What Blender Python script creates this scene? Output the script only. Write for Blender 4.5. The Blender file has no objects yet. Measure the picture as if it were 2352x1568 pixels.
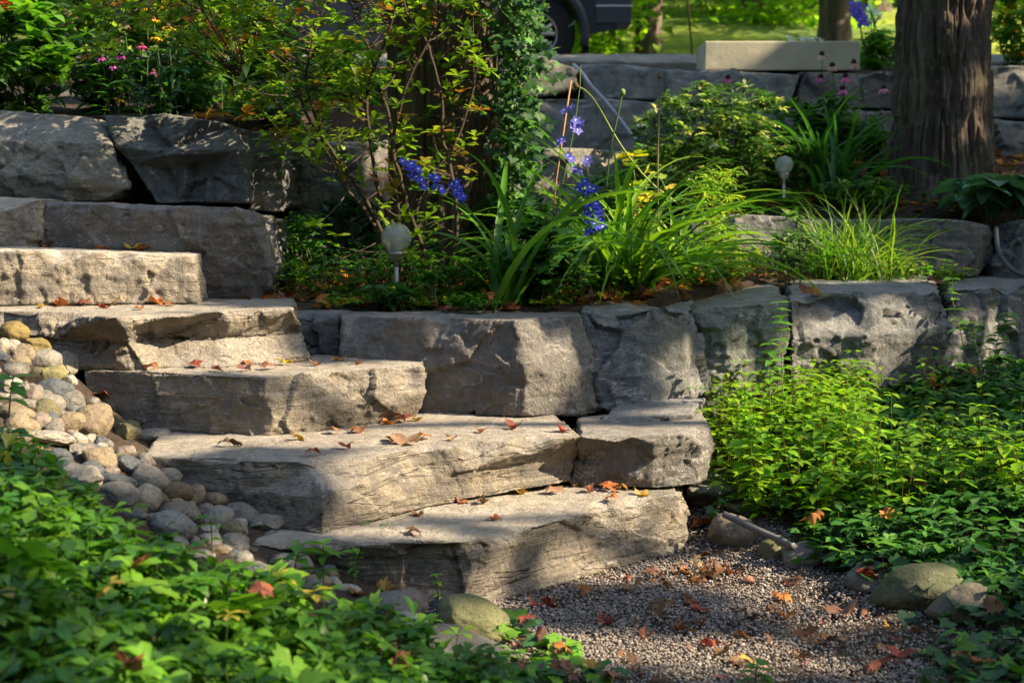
import bpy, math, random
import numpy as np
from mathutils import Vector, Matrix
SC = bpy.context.scene
COL = SC.collection
# ------------------------------------------------------------------ camera
H = 1.08; F = 50/36*2352; PITCH = math.atan((784-465)/F)
cam = bpy.data.objects.new('camera', bpy.data.cameras.new('camera')); COL.objects.link(cam)
cam.location = (0, 0, H); cam.rotation_euler = (math.pi/2-PITCH, 0, 0)
cam.data.lens = 50; cam.data.sensor_width = 36; cam.data.clip_end = 600; cam.data.clip_start = .05
cam.data.dof.use_dof = True; cam.data.dof.focus_distance = 4.6; cam.data.dof.aperture_fstop = 4.2
SC.camera = cam
# ------------------------------------------------------------------ light
SUN_AZ = math.radians(-14); SUN_EL = math.radians(37)     # direction TO the sun, azimuth from +X towards +Y
SUN = np.array([math.cos(SUN_AZ)*math.cos(SUN_EL), math.sin(SUN_AZ)*math.cos(SUN_EL), math.sin(SUN_EL)])
w = bpy.data.worlds.new("World"); SC.world = w; w.use_nodes = True
wn = w.node_tree.nodes; bg = wn['Background']
sky = wn.new('ShaderNodeTexSky'); sky.sky_type = 'NISHITA'; sky.sun_disc = False
sky.sun_elevation = SUN_EL; sky.sun_rotation = math.pi/2 - SUN_AZ
sky.air_density = 1.0; sky.dust_density = 1.5; sky.ozone_density = .7
w.node_tree.links.new(sky.outputs[0], bg.inputs[0]); bg.inputs[1].default_value = 0.14
sl = bpy.data.lights.new('sun', 'SUN'); sl.energy = 5.0; sl.angle = math.radians(.5); sl.color = (1, .82, .57)
so = bpy.data.objects.new('sun', sl); COL.objects.link(so)
so.rotation_euler = Vector(SUN).to_track_quat('Z', 'Y').to_euler(); so.location = (20, -3, 15)
vs = SC.view_settings; vs.view_transform = 'Standard'; vs.look = 'None'; vs.exposure = 1.55; vs.gamma = 1; vs.use_curve_mapping = False
SC.cycles.max_bounces = 6; SC.cycles.transparent_max_bounces = 6; SC.cycles.diffuse_bounces = 4
SC.cycles.glossy_bounces = 3; SC.cycles.transmission_bounces = 5; SC.cycles.sample_clamp_indirect = 6
SC.cycles.use_denoising = True
# ------------------------------------------------------------------ pixel helpers (photo at 2352 x 1568)
FW = np.array([0, math.cos(PITCH), -math.sin(PITCH)]); UP = np.array([0, math.sin(PITCH), math.cos(PITCH)])
C0 = np.array([0, 0, H])
def ray(px, py): return FW + (px-1176)/F*np.array([1, 0, 0]) + (784-py)/F*UP
def PZ(px, py, z):
    r = ray(px, py); return C0 + r*((z-H)/r[2])
def PY(px, py, Y):
    r = ray(px, py); return C0 + r*(Y/r[1])
# ------------------------------------------------------------------ noise
def _h(ix, iy, iz, s):
    M = np.uint32
    h = (ix.astype(np.int64)*374761393 + iy.astype(np.int64)*668265263 + iz.astype(np.int64)*2147483647 + s*974711) & 0xffffffff
    h = h.astype(np.uint64)
    h = ((h ^ (h >> np.uint64(13)))*np.uint64(1274126177)) & np.uint64(0xffffffff)
    h = ((h ^ (h >> np.uint64(16)))*np.uint64(2246822519)) & np.uint64(0xffffffff)
    h = h ^ (h >> np.uint64(15))
    return h.astype(np.float64)/4294967295.0
def vn(p, s=0):
    p = np.asarray(p, float); i = np.floor(p); f = p-i; f = f*f*f*(f*(f*6-15)+10); i = i.astype(np.int64)
    r = 0
    for a in (0, 1):
        for b in (0, 1):
            for c in (0, 1):
                wgt = (f[:, 0] if a else 1-f[:, 0])*(f[:, 1] if b else 1-f[:, 1])*(f[:, 2] if c else 1-f[:, 2])
                r = r + wgt*_h(i[:, 0]+a, i[:, 1]+b, i[:, 2]+c, s)
    return r*2-1
def fbm(p, s=0, o=4, g=.5):
    r = 0; a = 1; p = np.asarray(p, float)
    for k in range(o):
        r = r + a*vn(p, s+k*17); a *= g; p = p*2.03+5.1
    return r
def facet(p, cell, s=0, tilt=1.0):
    q = p/cell; i = np.floor(q).astype(np.int64); best = np.full(len(p), 9e9); out = np.zeros(len(p))
    for a in (-1, 0, 1):
        for b in (-1, 0, 1):
            for c in (-1, 0, 1):
                x, y, z = i[:, 0]+a, i[:, 1]+b, i[:, 2]+c
                cx = np.stack([x+_h(x, y, z, s), y+_h(x, y, z, s+1), z+_h(x, y, z, s+2)], 1)
                d = q-cx; dd = (d*d).sum(1); m = dd < best
                g = np.stack([_h(x, y, z, s+3), _h(x, y, z, s+4), _h(x, y, z, s+5)], 1)*2-1
                v = (d*g).sum(1)*tilt + (_h(x, y, z, s+6)*2-1)*.5
                out = np.where(m, v, out); best = np.where(m, dd, best)
    return out
def sstep(a, b, x):
    t = np.clip((x-a)/(b-a), 0, 1); return t*t*(3-2*t)
# ------------------------------------------------------------------ object helpers
def tag(o, label=None, cat=None, group=None, kind=None):
    if label: o['label'] = label
    if cat: o['category'] = cat
    if group: o['group'] = group
    if kind: o['kind'] = kind
    return o
def empty(name, loc, label, cat, group=None):
    o = bpy.data.objects.new(name, None); COL.objects.link(o); o.location = tuple(loc); o.empty_display_size = .05
    return tag(o, label, cat, group)
def link(name, me, mat=None, parent=None, loc=None):
    o = bpy.data.objects.new(name, me); COL.objects.link(o)
    if mat is not None and not me.materials: me.materials.append(mat)
    if loc is not None: o.location = tuple(loc)
    if parent is not None:
        o.parent = parent
        o.location = tuple(Vector(o.location)-Vector(parent.location)) if loc is None else tuple(loc)
    return o
def mk(name, V, Fs, col=None, smooth=True):
    """V (n,3); Fs list of int arrays with 3 or 4 columns"""
    me = bpy.data.meshes.new(name); V = np.asarray(V, np.float32); Fs = [np.asarray(f, np.int32) for f in Fs if len(f)]
    me.vertices.add(len(V)); me.vertices.foreach_set('co', V.ravel())
    lp = np.concatenate([f.ravel() for f in Fs]); n = sum(len(f) for f in Fs)
    tot = np.concatenate([np.full(len(f), f.shape[1], np.int32) for f in Fs]); st = np.concatenate([[0], np.cumsum(tot)[:-1]]).astype(np.int32)
    me.loops.add(len(lp)); me.loops.foreach_set('vertex_index', lp.astype(np.int32))
    me.polygons.add(n); me.polygons.foreach_set('loop_start', st); me.polygons.foreach_set('loop_total', tot)
    me.polygons.foreach_set('use_smooth', np.full(n, smooth))
    if col is not None:
        ca = me.color_attributes.new('Col', 'FLOAT_COLOR', 'POINT')
        c = np.ones((len(V), 4), np.float32); c[:, :3] = col; ca.data.foreach_set('color', c.ravel())
    me.update(calc_edges=True); me.validate(); return me
class MB:
    def __init__(s): s.V = []; s.Q = []; s.T = []; s.C = []; s.n = 0
    def raw(s, V, Fs, C):
        V = np.asarray(V, float)
        for f in Fs:
            f = np.asarray(f)
            if len(f): (s.Q if f.shape[1] == 4 else s.T).append(f+s.n)
        s.V.append(V); C = np.asarray(C, float); s.C.append(np.broadcast_to(C, (len(V), 3)) if C.ndim == 1 else C); s.n += len(V)
    def inst(s, tpl, R, T, S, C):
        V0, Fs = tpl; k = len(T)
        if k == 0: return
        S = np.asarray(S, float); S = S[:, None] if S.ndim == 1 else S
        P = V0[None]*S[:, None, :]
        P = np.einsum('kij,knj->kni', R, P)+np.asarray(T)[:, None, :]
        off = (np.arange(k)*len(V0))[:, None, None]
        s.raw(P.reshape(-1, 3), [(np.asarray(f)[None]+off).reshape(-1, np.asarray(f).shape[1]) for f in Fs], np.repeat(np.asarray(C, float), len(V0), 0))
    def tube(s, pts, r, col, n=6, cap=True):
        pts = np.asarray(pts, float); m = len(pts); r = np.broadcast_to(np.asarray(r, float), (m,))
        tg = np.gradient(pts, axis=0); tg /= np.linalg.norm(tg, axis=1)[:, None]+1e-9
        ref = np.array([0, 0, 1.0]) if abs(tg[0][2]) < .9 else np.array([1.0, 0, 0])
        V = []
        a = np.arange(n)*2*np.pi/n
        for i in range(m):
            u = np.cross(ref, tg[i]); u /= np.linalg.norm(u)+1e-9; v = np.cross(tg[i], u); ref = np.cross(u, tg[i])*-1 if False else ref
            V.append(pts[i]+r[i]*(np.cos(a)[:, None]*u+np.sin(a)[:, None]*v))
        V = np.concatenate(V); i = np.arange(m-1)[:, None]*n; j = np.arange(n)[None]; j2 = (j+1) % n
        Q = np.stack([i+j, i+j2, i+n+j2, i+n+j], -1).reshape(-1, 4)
        Fs = [Q]
        if cap:
            V = np.concatenate([V, pts[:1], pts[-1:]]); c0 = m*n; jj = np.arange(n)
            Fs.append(np.concatenate([np.stack([np.full(n, c0), (jj+1) % n, jj], 1), np.stack([np.full(n, c0+1), (m-1)*n+jj, (m-1)*n+(jj+1) % n], 1)]))
        s.raw(V, Fs, col)
    def lathe(s, prof, c, col, n=24):
        prof = np.asarray(prof, float); a = np.arange(n)*2*np.pi/n; m = len(prof)
        V = np.stack([c[0]+prof[:, 0][:, None]*np.cos(a), c[1]+prof[:, 0][:, None]*np.sin(a), c[2]+prof[:, 1][:, None]+0*a], -1).reshape(-1, 3)
        i = np.arange(m-1)[:, None]*n; j = np.arange(n)[None]; j2 = (j+1) % n
        s.raw(V, [np.stack([i+j, i+j2, i+n+j2, i+n+j], -1).reshape(-1, 4)], col)
    def box(s, c, d, col, rz=0):
        c = np.asarray(c, float); d = np.asarray(d, float)/2
        V = np.array([[x, y, z] for x in (-1, 1) for y in (-1, 1) for z in (-1, 1)])*d
        cr, sr = math.cos(rz), math.sin(rz); V = V@np.array([[cr, sr, 0], [-sr, cr, 0], [0, 0, 1]])+c
        s.raw(V, [[[0, 1, 3, 2], [4, 6, 7, 5], [0, 4, 5, 1], [2, 3, 7, 6], [0, 2, 6, 4], [1, 5, 7, 3]]], col)
    def mesh(s, name, origin=(0, 0, 0), smooth=True):
        return mk(name, np.concatenate(s.V)-np.asarray(origin), [np.concatenate(x) for x in (s.Q, s.T) if x], np.concatenate(s.C), smooth)
    def obj(s, name, mat, parent=None, origin=None, smooth=True):
        if parent is not None:
            o = link(name, s.mesh(name, np.array(parent.matrix_basis.translation), smooth), mat, None); o.parent = parent; return o
        origin = np.zeros(3) if origin is None else np.asarray(origin, float)
        return link(name, s.mesh(name, origin, smooth), mat, None, origin)
def rotm(az, pitch, roll):
    """leaf +Y outward at azimuth az (from +X), raised by pitch, rolled"""
    az = np.asarray(az)-np.pi/2; k = len(az); pitch = np.broadcast_to(pitch, k); roll = np.broadcast_to(roll, k)
    c, s = np.cos(az), np.sin(az); Z = np.zeros((k, 3, 3)); Z[:, 0, 0] = c; Z[:, 0, 1] = -s; Z[:, 1, 0] = s; Z[:, 1, 1] = c; Z[:, 2, 2] = 1
    c, s = np.cos(pitch), np.sin(pitch); X = np.zeros((k, 3, 3)); X[:, 0, 0] = 1; X[:, 1, 1] = c; X[:, 1, 2] = -s; X[:, 2, 1] = s; X[:, 2, 2] = c
    c, s = np.cos(roll), np.sin(roll); Y = np.zeros((k, 3, 3)); Y[:, 1, 1] = 1; Y[:, 0, 0] = c; Y[:, 0, 2] = s; Y[:, 2, 0] = -s; Y[:, 2, 2] = c
    return Z@X@Y
def lib_leaf(prof, fold=.25, droop=.25, wave=0.0):
    """prof: list of (t, halfwidth)"""
    V = []; Q = []; T = []
    for t, hw in prof:
        z = -droop*t*t
        e = fold*hw + wave*math.sin(t*17)
        V += [(-hw, t, z+e), (0, t, z), (hw, t, z+fold*hw-wave*math.sin(t*17))]
    for i in range(len(prof)-1):
        a = i*3; Q += [(a, a+1, a+4, a+3), (a+1, a+2, a+5, a+4)]
    return np.array(V, float), [np.array(Q)]
def fan_leaf(half, cen=(0, .35), fold=.15, droop=.2, curl=0., s=0):
    """star shaped leaf from its right half outline; a middle ring lets it bend"""
    out = [(0, 0)]+list(half)+[(-x, y) for x, y in reversed(half[:-1] if half[-1][0] == 0 else half)]
    o = np.array(out, float); c = np.array(cen); mid = c+(o-c)*.5; n = len(o)
    P = np.concatenate([[c], mid, o]); rr = np.linalg.norm(P-c, axis=1)
    Z = fold*np.abs(P[:, 0])-droop*rr**2+curl*vn(np.stack([P[:, 0]*2.3+s, P[:, 1]*2.3, P[:, 0]*0], 1), s)
    j = np.arange(n); j2 = (j+1) % n
    T = np.stack([np.zeros(n, int), 1+j, 1+j2], 1); Q = np.stack([1+j, 1+n+j, 1+n+j2, 1+j2], 1)
    return np.column_stack([P, Z]), [Q, T]
L_OV = lib_leaf([(0, .02), (.12, .15), (.35, .27), (.6, .22), (.82, .11), (1, .005)], .3, .22)
L_OB = lib_leaf([(0, .02), (.25, .08), (.5, .17), (.75, .22), (.92, .13), (1, .02)], .25, .15)      # obovate (azalea)
L_PA = lib_leaf([(0, .03), (.3, .10), (.52, .19), (.62, .26), (.70, .25), (.80, .25), (.86, .17), (1, .02)], .3, .25, .01)  # toothed
L_LO = lib_leaf([(0, .03), (.3, .14), (.6, .14), (1, .01)], .3, .3)
L_SM = lib_leaf([(0, .04), (.45, .3), (1, .02)], .25, .2)
MAPLE = [(.05, -.02), (.28, -.16), (.44, -.12), (.36, .0), (.46, .05), (.66, .08), (.56, .2), (.90, .42), (.66, .43), (.62, .58), (.30, .40), (.36, .66), (.24, .70), (.17, .86), (0, 1.05)]
IVY = [(.1, -.1), (.3, -.16), (.5, .02), (.38, .16), (.62, .4), (.34, .46), (.2, .6), (0, .95)]
L_IVY = fan_leaf(IVY, (0, .25), .12, .12)
L_MAP = fan_leaf(MAPLE, (0, .3), .1, .1)
# ------------------------------------------------------------------ materials
def nm(name):
    m = bpy.data.materials.new(name); m.use_nodes = True; nt = m.node_tree; b = nt.nodes['Principled BSDF']; return m, nt, b
class NT:
    def __init__(s, nt): s.nt = nt
    def n(s, t, **k):
        x = s.nt.nodes.new(t)
        for a, v in k.items(): setattr(x, a, v)
        return x
    def l(s, a, b): s.nt.links.new(a, b)
    def val(s, a, sock):
        if isinstance(a, (int, float)): sock.default_value = a
        elif isinstance(a, tuple): sock.default_value = a if len(a) == 4 or sock.type == 'VECTOR' else (*a, 1)
        else: s.l(a, sock)
    def math(s, op, a, b=0.0, clamp=False):
        x = s.n('ShaderNodeMath', operation=op, use_clamp=clamp); s.val(a, x.inputs[0]); s.val(b, x.inputs[1]); return x.outputs[0]
    def mix(s, f, a, b, bt='MIX'):
        x = s.n('ShaderNodeMix', data_type='RGBA', blend_type=bt); s.val(f, x.inputs[0]); s.val(a, x.inputs[6]); s.val(b, x.inputs[7]); return x.outputs[2]
    def noise(s, v, sc, det=4, rough=.6, dist=0):
        x = s.n('ShaderNodeTexNoise'); s.l(v, x.inputs['Vector']); x.inputs['Scale'].default_value = sc; x.inputs['Detail'].default_value = det
        x.inputs['Roughness'].default_value = rough; x.inputs['Distortion'].default_value = dist; return x.outputs[0]
    def ramp(s, f, a, b):
        x = s.n('ShaderNodeMapRange'); s.l(f, x.inputs[0]); x.inputs[1].default_value = a; x.inputs[2].default_value = b; return x.outputs[0]
    def mapp(s, v, sc, loc=(0, 0, 0)):
        x = s.n('ShaderNodeMapping'); s.l(v, x.inputs[0]); x.inputs['Scale'].default_value = sc; x.inputs['Location'].default_value = loc; return x.outputs[0]
    def bump(s, h, dist, st=1.0, nrm=None):
        x = s.n('ShaderNodeBump'); s.l(h, x.inputs['Height']); x.inputs['Distance'].default_value = dist; x.inputs['Strength'].default_value = st
        if nrm is not None: s.l(nrm, x.inputs['Normal'])
        return x.outputs[0]
def mat_leaf(name, tr=.4, rough=.42, tint=(1.5, 1.7, .7), spec=.45):
    m, nt, b = nm(name); k = NT(nt); a = k.n('ShaderNodeAttribute', attribute_name='Col')
    g = k.n('ShaderNodeNewGeometry'); nz = k.noise(g.outputs['Position'], 60, 3)
    c = k.mix(k.ramp(nz, .3, .75), k.mix(1.0, a.outputs['Color'], (1.15, 1.2, 1.1), 'MULTIPLY'), k.mix(1.0, a.outputs['Color'], (1.5, 1.5, 1.25), 'MULTIPLY'))
    k.l(c, b.inputs['Base Color']); b.inputs['Roughness'].default_value = rough; b.inputs['Specular IOR Level'].default_value = spec
    t = k.n('ShaderNodeBsdfTranslucent'); k.l(k.mix(1.0, c, tint, 'MULTIPLY'), t.inputs[0])
    mx = k.n('ShaderNodeMixShader'); mx.inputs[0].default_value = tr; k.l(b.outputs[0], mx.inputs[1]); k.l(t.outputs[0], mx.inputs[2])
    k.l(mx.outputs[0], nt.nodes['Material Output'].inputs[0]); return m
def mat_attr(name, rough=.7, spec=.3, bumpd=0, bs=80, metallic=0, obj=False):
    m, nt, b = nm(name); k = NT(nt)
    c0 = k.n('ShaderNodeObjectInfo').outputs['Color'] if obj else k.n('ShaderNodeAttribute', attribute_name='Col').outputs['Color']
    tc = k.n('ShaderNodeTexCoord'); n1 = k.noise(tc.outputs['Object'], bs, 4)
    c = k.mix(k.ramp(n1, .3, .8), c0, k.mix(1.0, c0, (1.3, 1.25, 1.2), 'MULTIPLY'))
    k.l(c, b.inputs['Base Color']); b.inputs['Roughness'].default_value = rough; b.inputs['Specular IOR Level'].default_value = spec; b.inputs['Metallic'].default_value = metallic
    if bumpd: k.l(k.bump(n1, bumpd), b.inputs['Normal'])
    return m
def mat_stone(name, dark, mid, tan, top, strata=.5, lichen=0., vein=.4, pit=1.0, streak=.4, crack=.0):
    m, nt, b = nm(name); k = NT(nt); tc = k.n('ShaderNodeTexCoord'); oi = k.n('ShaderNodeObjectInfo')
    g = k.n('ShaderNodeNewGeometry')
    cb = k.n('ShaderNodeCombineXYZ'); k.l(k.math('MULTIPLY', oi.outputs['Random'], 37.0), cb.inputs[0]); k.l(k.math('MULTIPLY', oi.outputs['Random'], 91.0), cb.inputs[1])
    ad = k.n('ShaderNodeVectorMath', operation='ADD'); k.l(tc.outputs['Object'], ad.inputs[0]); k.l(cb.outputs[0], ad.inputs[1]); v = ad.outputs[0]
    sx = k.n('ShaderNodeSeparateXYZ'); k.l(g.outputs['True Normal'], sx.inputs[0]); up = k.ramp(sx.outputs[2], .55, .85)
    big = k.noise(v, 3.2, 5, .65, .6); midn = k.noise(v, 11, 6, .7, .4); fine = k.noise(v, 70, 6, .7)
    c = k.mix(k.ramp(big, .35, .68), dark, mid)
    c = k.mix(k.ramp(midn, .42, .68), c, tan)
    sv = k.mapp(v, (3.0, 3.0, 34.0)); st = k.noise(sv, 1.6, 6, .72, .8)          # bedding
    c = k.mix(k.math('MULTIPLY', k.ramp(st, .52, .66), strata*.55), c, k.mix(1.0, c, (.55, .5, .46), 'MULTIPLY'))
    vv = k.mapp(v, (16, 16, 1.6)); vt = k.noise(vv, 1.7, 5, .7, .5)              # run-off streaks
    c = k.mix(k.math('MULTIPLY', k.ramp(vt, .5, .72), streak), c, k.mix(1.0, c, (.6, .62, .64), 'MULTIPLY'))
    if lichen:
        ln = k.noise(v, 16, 9, .75, 1.2); c = k.mix(k.math('MULTIPLY', k.ramp(ln, .50, .62), lichen), c, (.36, .40, .33))
        ln2 = k.noise(v, 9, 8, .75, 1.0); c = k.mix(k.math('MULTIPLY', k.ramp(ln2, .56, .7), lichen*.7), c, (.10, .12, .07))
    if vein:
        for sc, off in ((4.2, 0), (7.5, 3.3)):
            vnn = k.noise(k.mapp(v, (1, 1, 1.6), (off, off, 0)), sc, 7, .62, 1.4)
            e = k.math('ABSOLUTE', k.math('SUBTRACT', vnn, .5)); line = k.math('SUBTRACT', 1.0, k.ramp(e, 0.0, .013))
            gate = k.ramp(k.noise(k.mapp(v, (1, 1, 1), (7+off, 1, 2)), 5, 3), .52, .66)
            c = k.mix(k.math('MULTIPLY', k.math('MULTIPLY', line, gate), vein), c, (.55, .53, .50))
    wz = k.n('ShaderNodeVectorMath', operation='ADD'); k.l(k.mapp(v, (1.3, 1.3, 15)), wz.inputs[0])
    ck = k.noise(wz.outputs[0], 1.5, 3, .55, .5); ce = k.math('ABSOLUTE', k.math('SUBTRACT', ck, .5)); cl = k.math('SUBTRACT', 1.0, k.ramp(ce, .004, .016))
    cl = k.math('MULTIPLY', cl, k.math('MULTIPLY', k.ramp(midn, .40, .55), k.math('SUBTRACT', 1.0, up)))
    c = k.mix(k.math('MULTIPLY', cl, crack), c, (.03, .022, .016))
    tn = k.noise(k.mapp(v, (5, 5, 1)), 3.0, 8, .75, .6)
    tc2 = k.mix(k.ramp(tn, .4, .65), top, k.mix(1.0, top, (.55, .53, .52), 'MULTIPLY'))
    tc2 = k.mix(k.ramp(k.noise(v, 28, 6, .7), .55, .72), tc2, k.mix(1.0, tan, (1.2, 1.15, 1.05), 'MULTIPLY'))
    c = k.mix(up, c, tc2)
    c = k.mix(k.ramp(fine, .58, .75), c, k.mix(1.0, c, (.6, .58, .56), 'MULTIPLY'))
    pn = k.noise(k.mapp(v, (1, 1, .6)), 120, 4, .65); pt_ = k.math('MULTIPLY', k.ramp(pn, .57, .66), k.ramp(big, .38, .6)); c = k.mix(k.math('MULTIPLY', pt_, .55), c, k.mix(1.0, c, (.35, .32, .30), 'MULTIPLY'))
    wn_ = k.noise(v, 42, 7, .75, .8); c = k.mix(k.math('MULTIPLY', k.ramp(wn_, .60, .72), .45), c, k.mix(1.0, c, (1.7, 1.65, 1.6), 'MULTIPLY'))
    hs = k.n('ShaderNodeHueSaturation'); k.l(c, hs.inputs['Color']); k.l(k.math('ADD', k.math('MULTIPLY', oi.outputs['Random'], .25), .88), hs.inputs['Value'])
    k.l(hs.outputs[0], b.inputs['Base Color']); b.inputs['Roughness'].default_value = .88; b.inputs['Specular IOR Level'].default_value = .25
    hh = k.math('ADD', k.math('MULTIPLY', fine, .8), k.math('MULTIPLY', st, 1.6*strata)); hh = k.math('ADD', hh, k.math('MULTIPLY', vt, .8*streak))
    hh = k.math('ADD', hh, k.math('MULTIPLY', midn, 1.2)); hh = k.math('SUBTRACT', hh, k.math('MULTIPLY', cl, 1.5*crack)); hh = k.math('ADD', hh, k.math('MULTIPLY', k.noise(v, 180, 3, .6), .35))
    hh = k.math('SUBTRACT', hh, k.math('MULTIPLY', pt_, .35)); hh = k.math('ADD', hh, k.math('MULTIPLY', wn_, .7))
    k.l(k.bump(hh, .013*pit, 1.0), b.inputs['Normal'])
    return m
# ------------------------------------------------------------------ terrain
CP = np.array([(-1.74,4.6,.70),(-1.5,4.55,.62),(-1.38,4.28,.50),(-1.22,4.08,.41),(-1.1,4.3,.33),(-1.05,4.0,.35),(-.94,3.9,.30),(-.74,3.87,.20),(-.55,3.84,.14),(-.45,3.72,.09),(-.3,3.66,.04),(-.1,3.6,.0),
 (-1.13,3.6,.36),(-.78,3.5,.19),(-.33,3.35,.07),(-.1,3.2,.02),(-.95,2.7,.36),(-.5,2.7,.16),(-.1,2.7,.03),(-1.6,3.6,.58),(-1.6,2.8,.58),(-2.2,4.5,.85),(-2.2,3,.8),
 (-1,1.8,.3),(-.4,1.8,.1),(0,2,0),(.4,2.5,-.01),(.4,3.2,-.01),(.1,3.7,-.01),(.5,4.2,-.01),(.9,3.8,-.01),(1.0,3.0,-.01),(.3,4.0,-.01),(0,4.3,-.03),(-.5,4.3,-.02),(-.9,4.5,.2),(-1.3,4.8,.3),(.3,4.7,.0),
 (.68,4.38,.02),(.87,4.2,.02),(1.05,3.75,.02),(1.15,3.6,.02),(1.3,3.1,.01),(.75,4.65,.10),(1.0,4.45,.10),(1.3,4.0,.10),(1.55,3.5,.07),(1.9,3.0,.08),
 (.9,5.2,.22),(1.3,5.6,.25),(1.8,6.0,.28),(2.4,6.6,.30),(1.5,4.8,.19),(2.2,4.5,.24),(3,4.5,.3),(3,6,.32),(2.6,3.2,.18)])
def _k(d): return d
_A = CP[:, :2]; _D = np.linalg.norm(_A[:, None]-_A[None], axis=2); _n = len(CP)
_M = np.zeros((_n+3, _n+3)); _M[:_n, :_n] = _D; _M[:_n, _n] = 1; _M[:_n, _n+1:] = _A; _M[_n:, :_n] = _M[:_n, _n:].T
_W = np.linalg.solve(_M, np.concatenate([CP[:, 2], [0, 0, 0]]))
def zfront(x, y):
    x = np.clip(x, -2.3, 3.2); y = np.clip(y, 1.5, 6.6)
    d = np.sqrt((x[:, None]-_A[:, 0])**2+(y[:, None]-_A[:, 1])**2)
    return d@_W[:_n]+_W[_n]+_W[_n+1]*x+_W[_n+2]*y
def yA(x): return np.interp(x, [-3, -.74, .24, .6, .685, 1.09, 1.84, 2.41, 4, 12], [5.05, 4.95, 4.95, 5.15, 5.35, 5.70, 6.1, 6.7, 8.0, 14])
def yB(x): return np.interp(x, [-3, -1.12, -.72, -.6, .85, .95, 3, 12], [5.95, 5.95, 6.9, 7.6, 7.6, 7.0, 6.95, 7.2])
def zterr(x, y):
    x = np.atleast_1d(np.asarray(x, float)); y = np.atleast_1d(np.asarray(y, float)); x, y = np.broadcast_arrays(x, y); sh = x.shape; x = x.ravel(); y = y.ravel()
    z0 = zfront(x, y)
    z1 = .648+.14*np.clip(y-yA(x), 0, 1.6)*sstep(2.5, .5, x)+.02*(x > .5)
    left = sstep(.2, -.7, x)
    z2 = left*(1.40+(np.clip(y, 5.9, 9.4)-5.9)*.13)+(1-left)*(1.02+(np.clip(y, 7, 9.3)-7)*.19)
    z3 = 1.92+(np.clip(y, 9.5, 12)-9.5)*.16+np.clip(y-16, 0, 400)*.20
    of = .19+.24*sstep(.3, 1.1, x); z = z0+(z1-z0)*sstep(of, of+.07, y-yA(x)); z = z+(z2-z)*sstep(.1, .2, y-yB(x)); z = z+(z3-z)*sstep(9.2, 9.3, y)
    return z.reshape(sh)
def hitT(px, py, lift=0.):
    r = ray(px, py); ts = np.arange(1.6, 9.0, .01); P = C0+ts[:, None]*r; zz = zterr(P[:, 0], P[:, 1])+lift
    i = np.argmax(P[:, 2] <= zz); return P[i]
def axis(a, b, st, far):
    c = list(np.arange(a, b, st)); x = c[-1]; s = st
    while x < far: s *= 1.35; x += s; c.append(x)
    x = a; s = st; p = []
    while x > -far: s *= 1.35; x -= s; p.append(x)
    return np.array(p[::-1]+c)
gx = axis(-2.9, 3.4, .03, 110); gy = axis(1.3, 10, .03, 160); gy = gy[gy > -40]
X, Y = np.meshgrid(gx, gy); Z = zterr(X, Y); P3 = np.stack([X.ravel(), Y.ravel(), X.ravel()*0], 1)
Z = Z+(fbm(P3*9, 5, 3)*.012*(np.abs(P3[:, 0]) < 6)+fbm(P3*.25, 8, 2)*.25*sstep(18, 30, P3[:, 1])).reshape(Z.shape)
ny, nx = X.shape; ii = (np.arange(ny-1)[:, None]*nx+np.arange(nx-1)[None]).ravel()
gm = mk('ground', np.stack([X.ravel(), Y.ravel(), Z.ravel()], 1), [np.stack([ii, ii+1, ii+nx+1, ii+nx], 1)])
m, nt, b = nm('soil'); k = NT(nt); tc = k.n('ShaderNodeTexCoord'); v = tc.outputs['Object']
n1 = k.noise(v, 14, 8, .7); n2 = k.noise(v, 60, 6, .7); n3 = k.noise(v, .35, 6, .65)
c = k.mix(k.ramp(n1, .35, .65), (.022, .015, .010), (.06, .038, .022)); c = k.mix(k.ramp(n2, .55, .68), c, (.13, .07, .035))
sx = k.n('ShaderNodeSeparateXYZ'); k.l(v, sx.inputs[0]); far = k.ramp(sx.outputs[1], 15.8, 16.6)
gr = k.mix(k.ramp(k.noise(v, 1.7, 8, .75), .35, .7), (.20, .27, .025), (.34, .36, .045)); gr = k.mix(k.ramp(n3, .45, .6), gr, (.09, .15, .018))
drv = k.mix(k.ramp(n1, .3, .7), (.16, .15, .13), (.27, .25, .22)); dr = k.ramp(sx.outputs[1], 10.6, 10.9)
c = k.mix(dr, c, drv); c = k.mix(far, c, gr)
k.l(c, b.inputs['Base Color']); b.inputs['Roughness'].default_value = .95; k.l(k.bump(k.math('ADD', n1, n2), .02, .8), b.inputs['Normal'])
tag(link('ground', gm, m), kind='structure')
# ------------------------------------------------------------------ stones
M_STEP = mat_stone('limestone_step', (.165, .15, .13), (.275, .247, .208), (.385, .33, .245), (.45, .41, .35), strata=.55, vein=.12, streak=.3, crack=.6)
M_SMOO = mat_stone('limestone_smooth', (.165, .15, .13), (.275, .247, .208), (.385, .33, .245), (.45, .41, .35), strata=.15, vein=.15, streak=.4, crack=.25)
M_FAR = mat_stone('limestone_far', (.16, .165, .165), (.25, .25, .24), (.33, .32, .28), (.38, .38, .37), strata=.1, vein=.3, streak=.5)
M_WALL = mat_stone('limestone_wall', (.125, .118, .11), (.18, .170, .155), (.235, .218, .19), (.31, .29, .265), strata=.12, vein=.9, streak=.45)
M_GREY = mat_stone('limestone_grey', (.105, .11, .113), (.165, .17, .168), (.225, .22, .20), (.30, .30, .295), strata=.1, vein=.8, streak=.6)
M_PALE = mat_stone('limestone_pale', (.20, .19, .16), (.30, .28, .23), (.37, .34, .27), (.38, .36, .32), strata=.15, lichen=.45, vein=.1, streak=.2)
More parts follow.
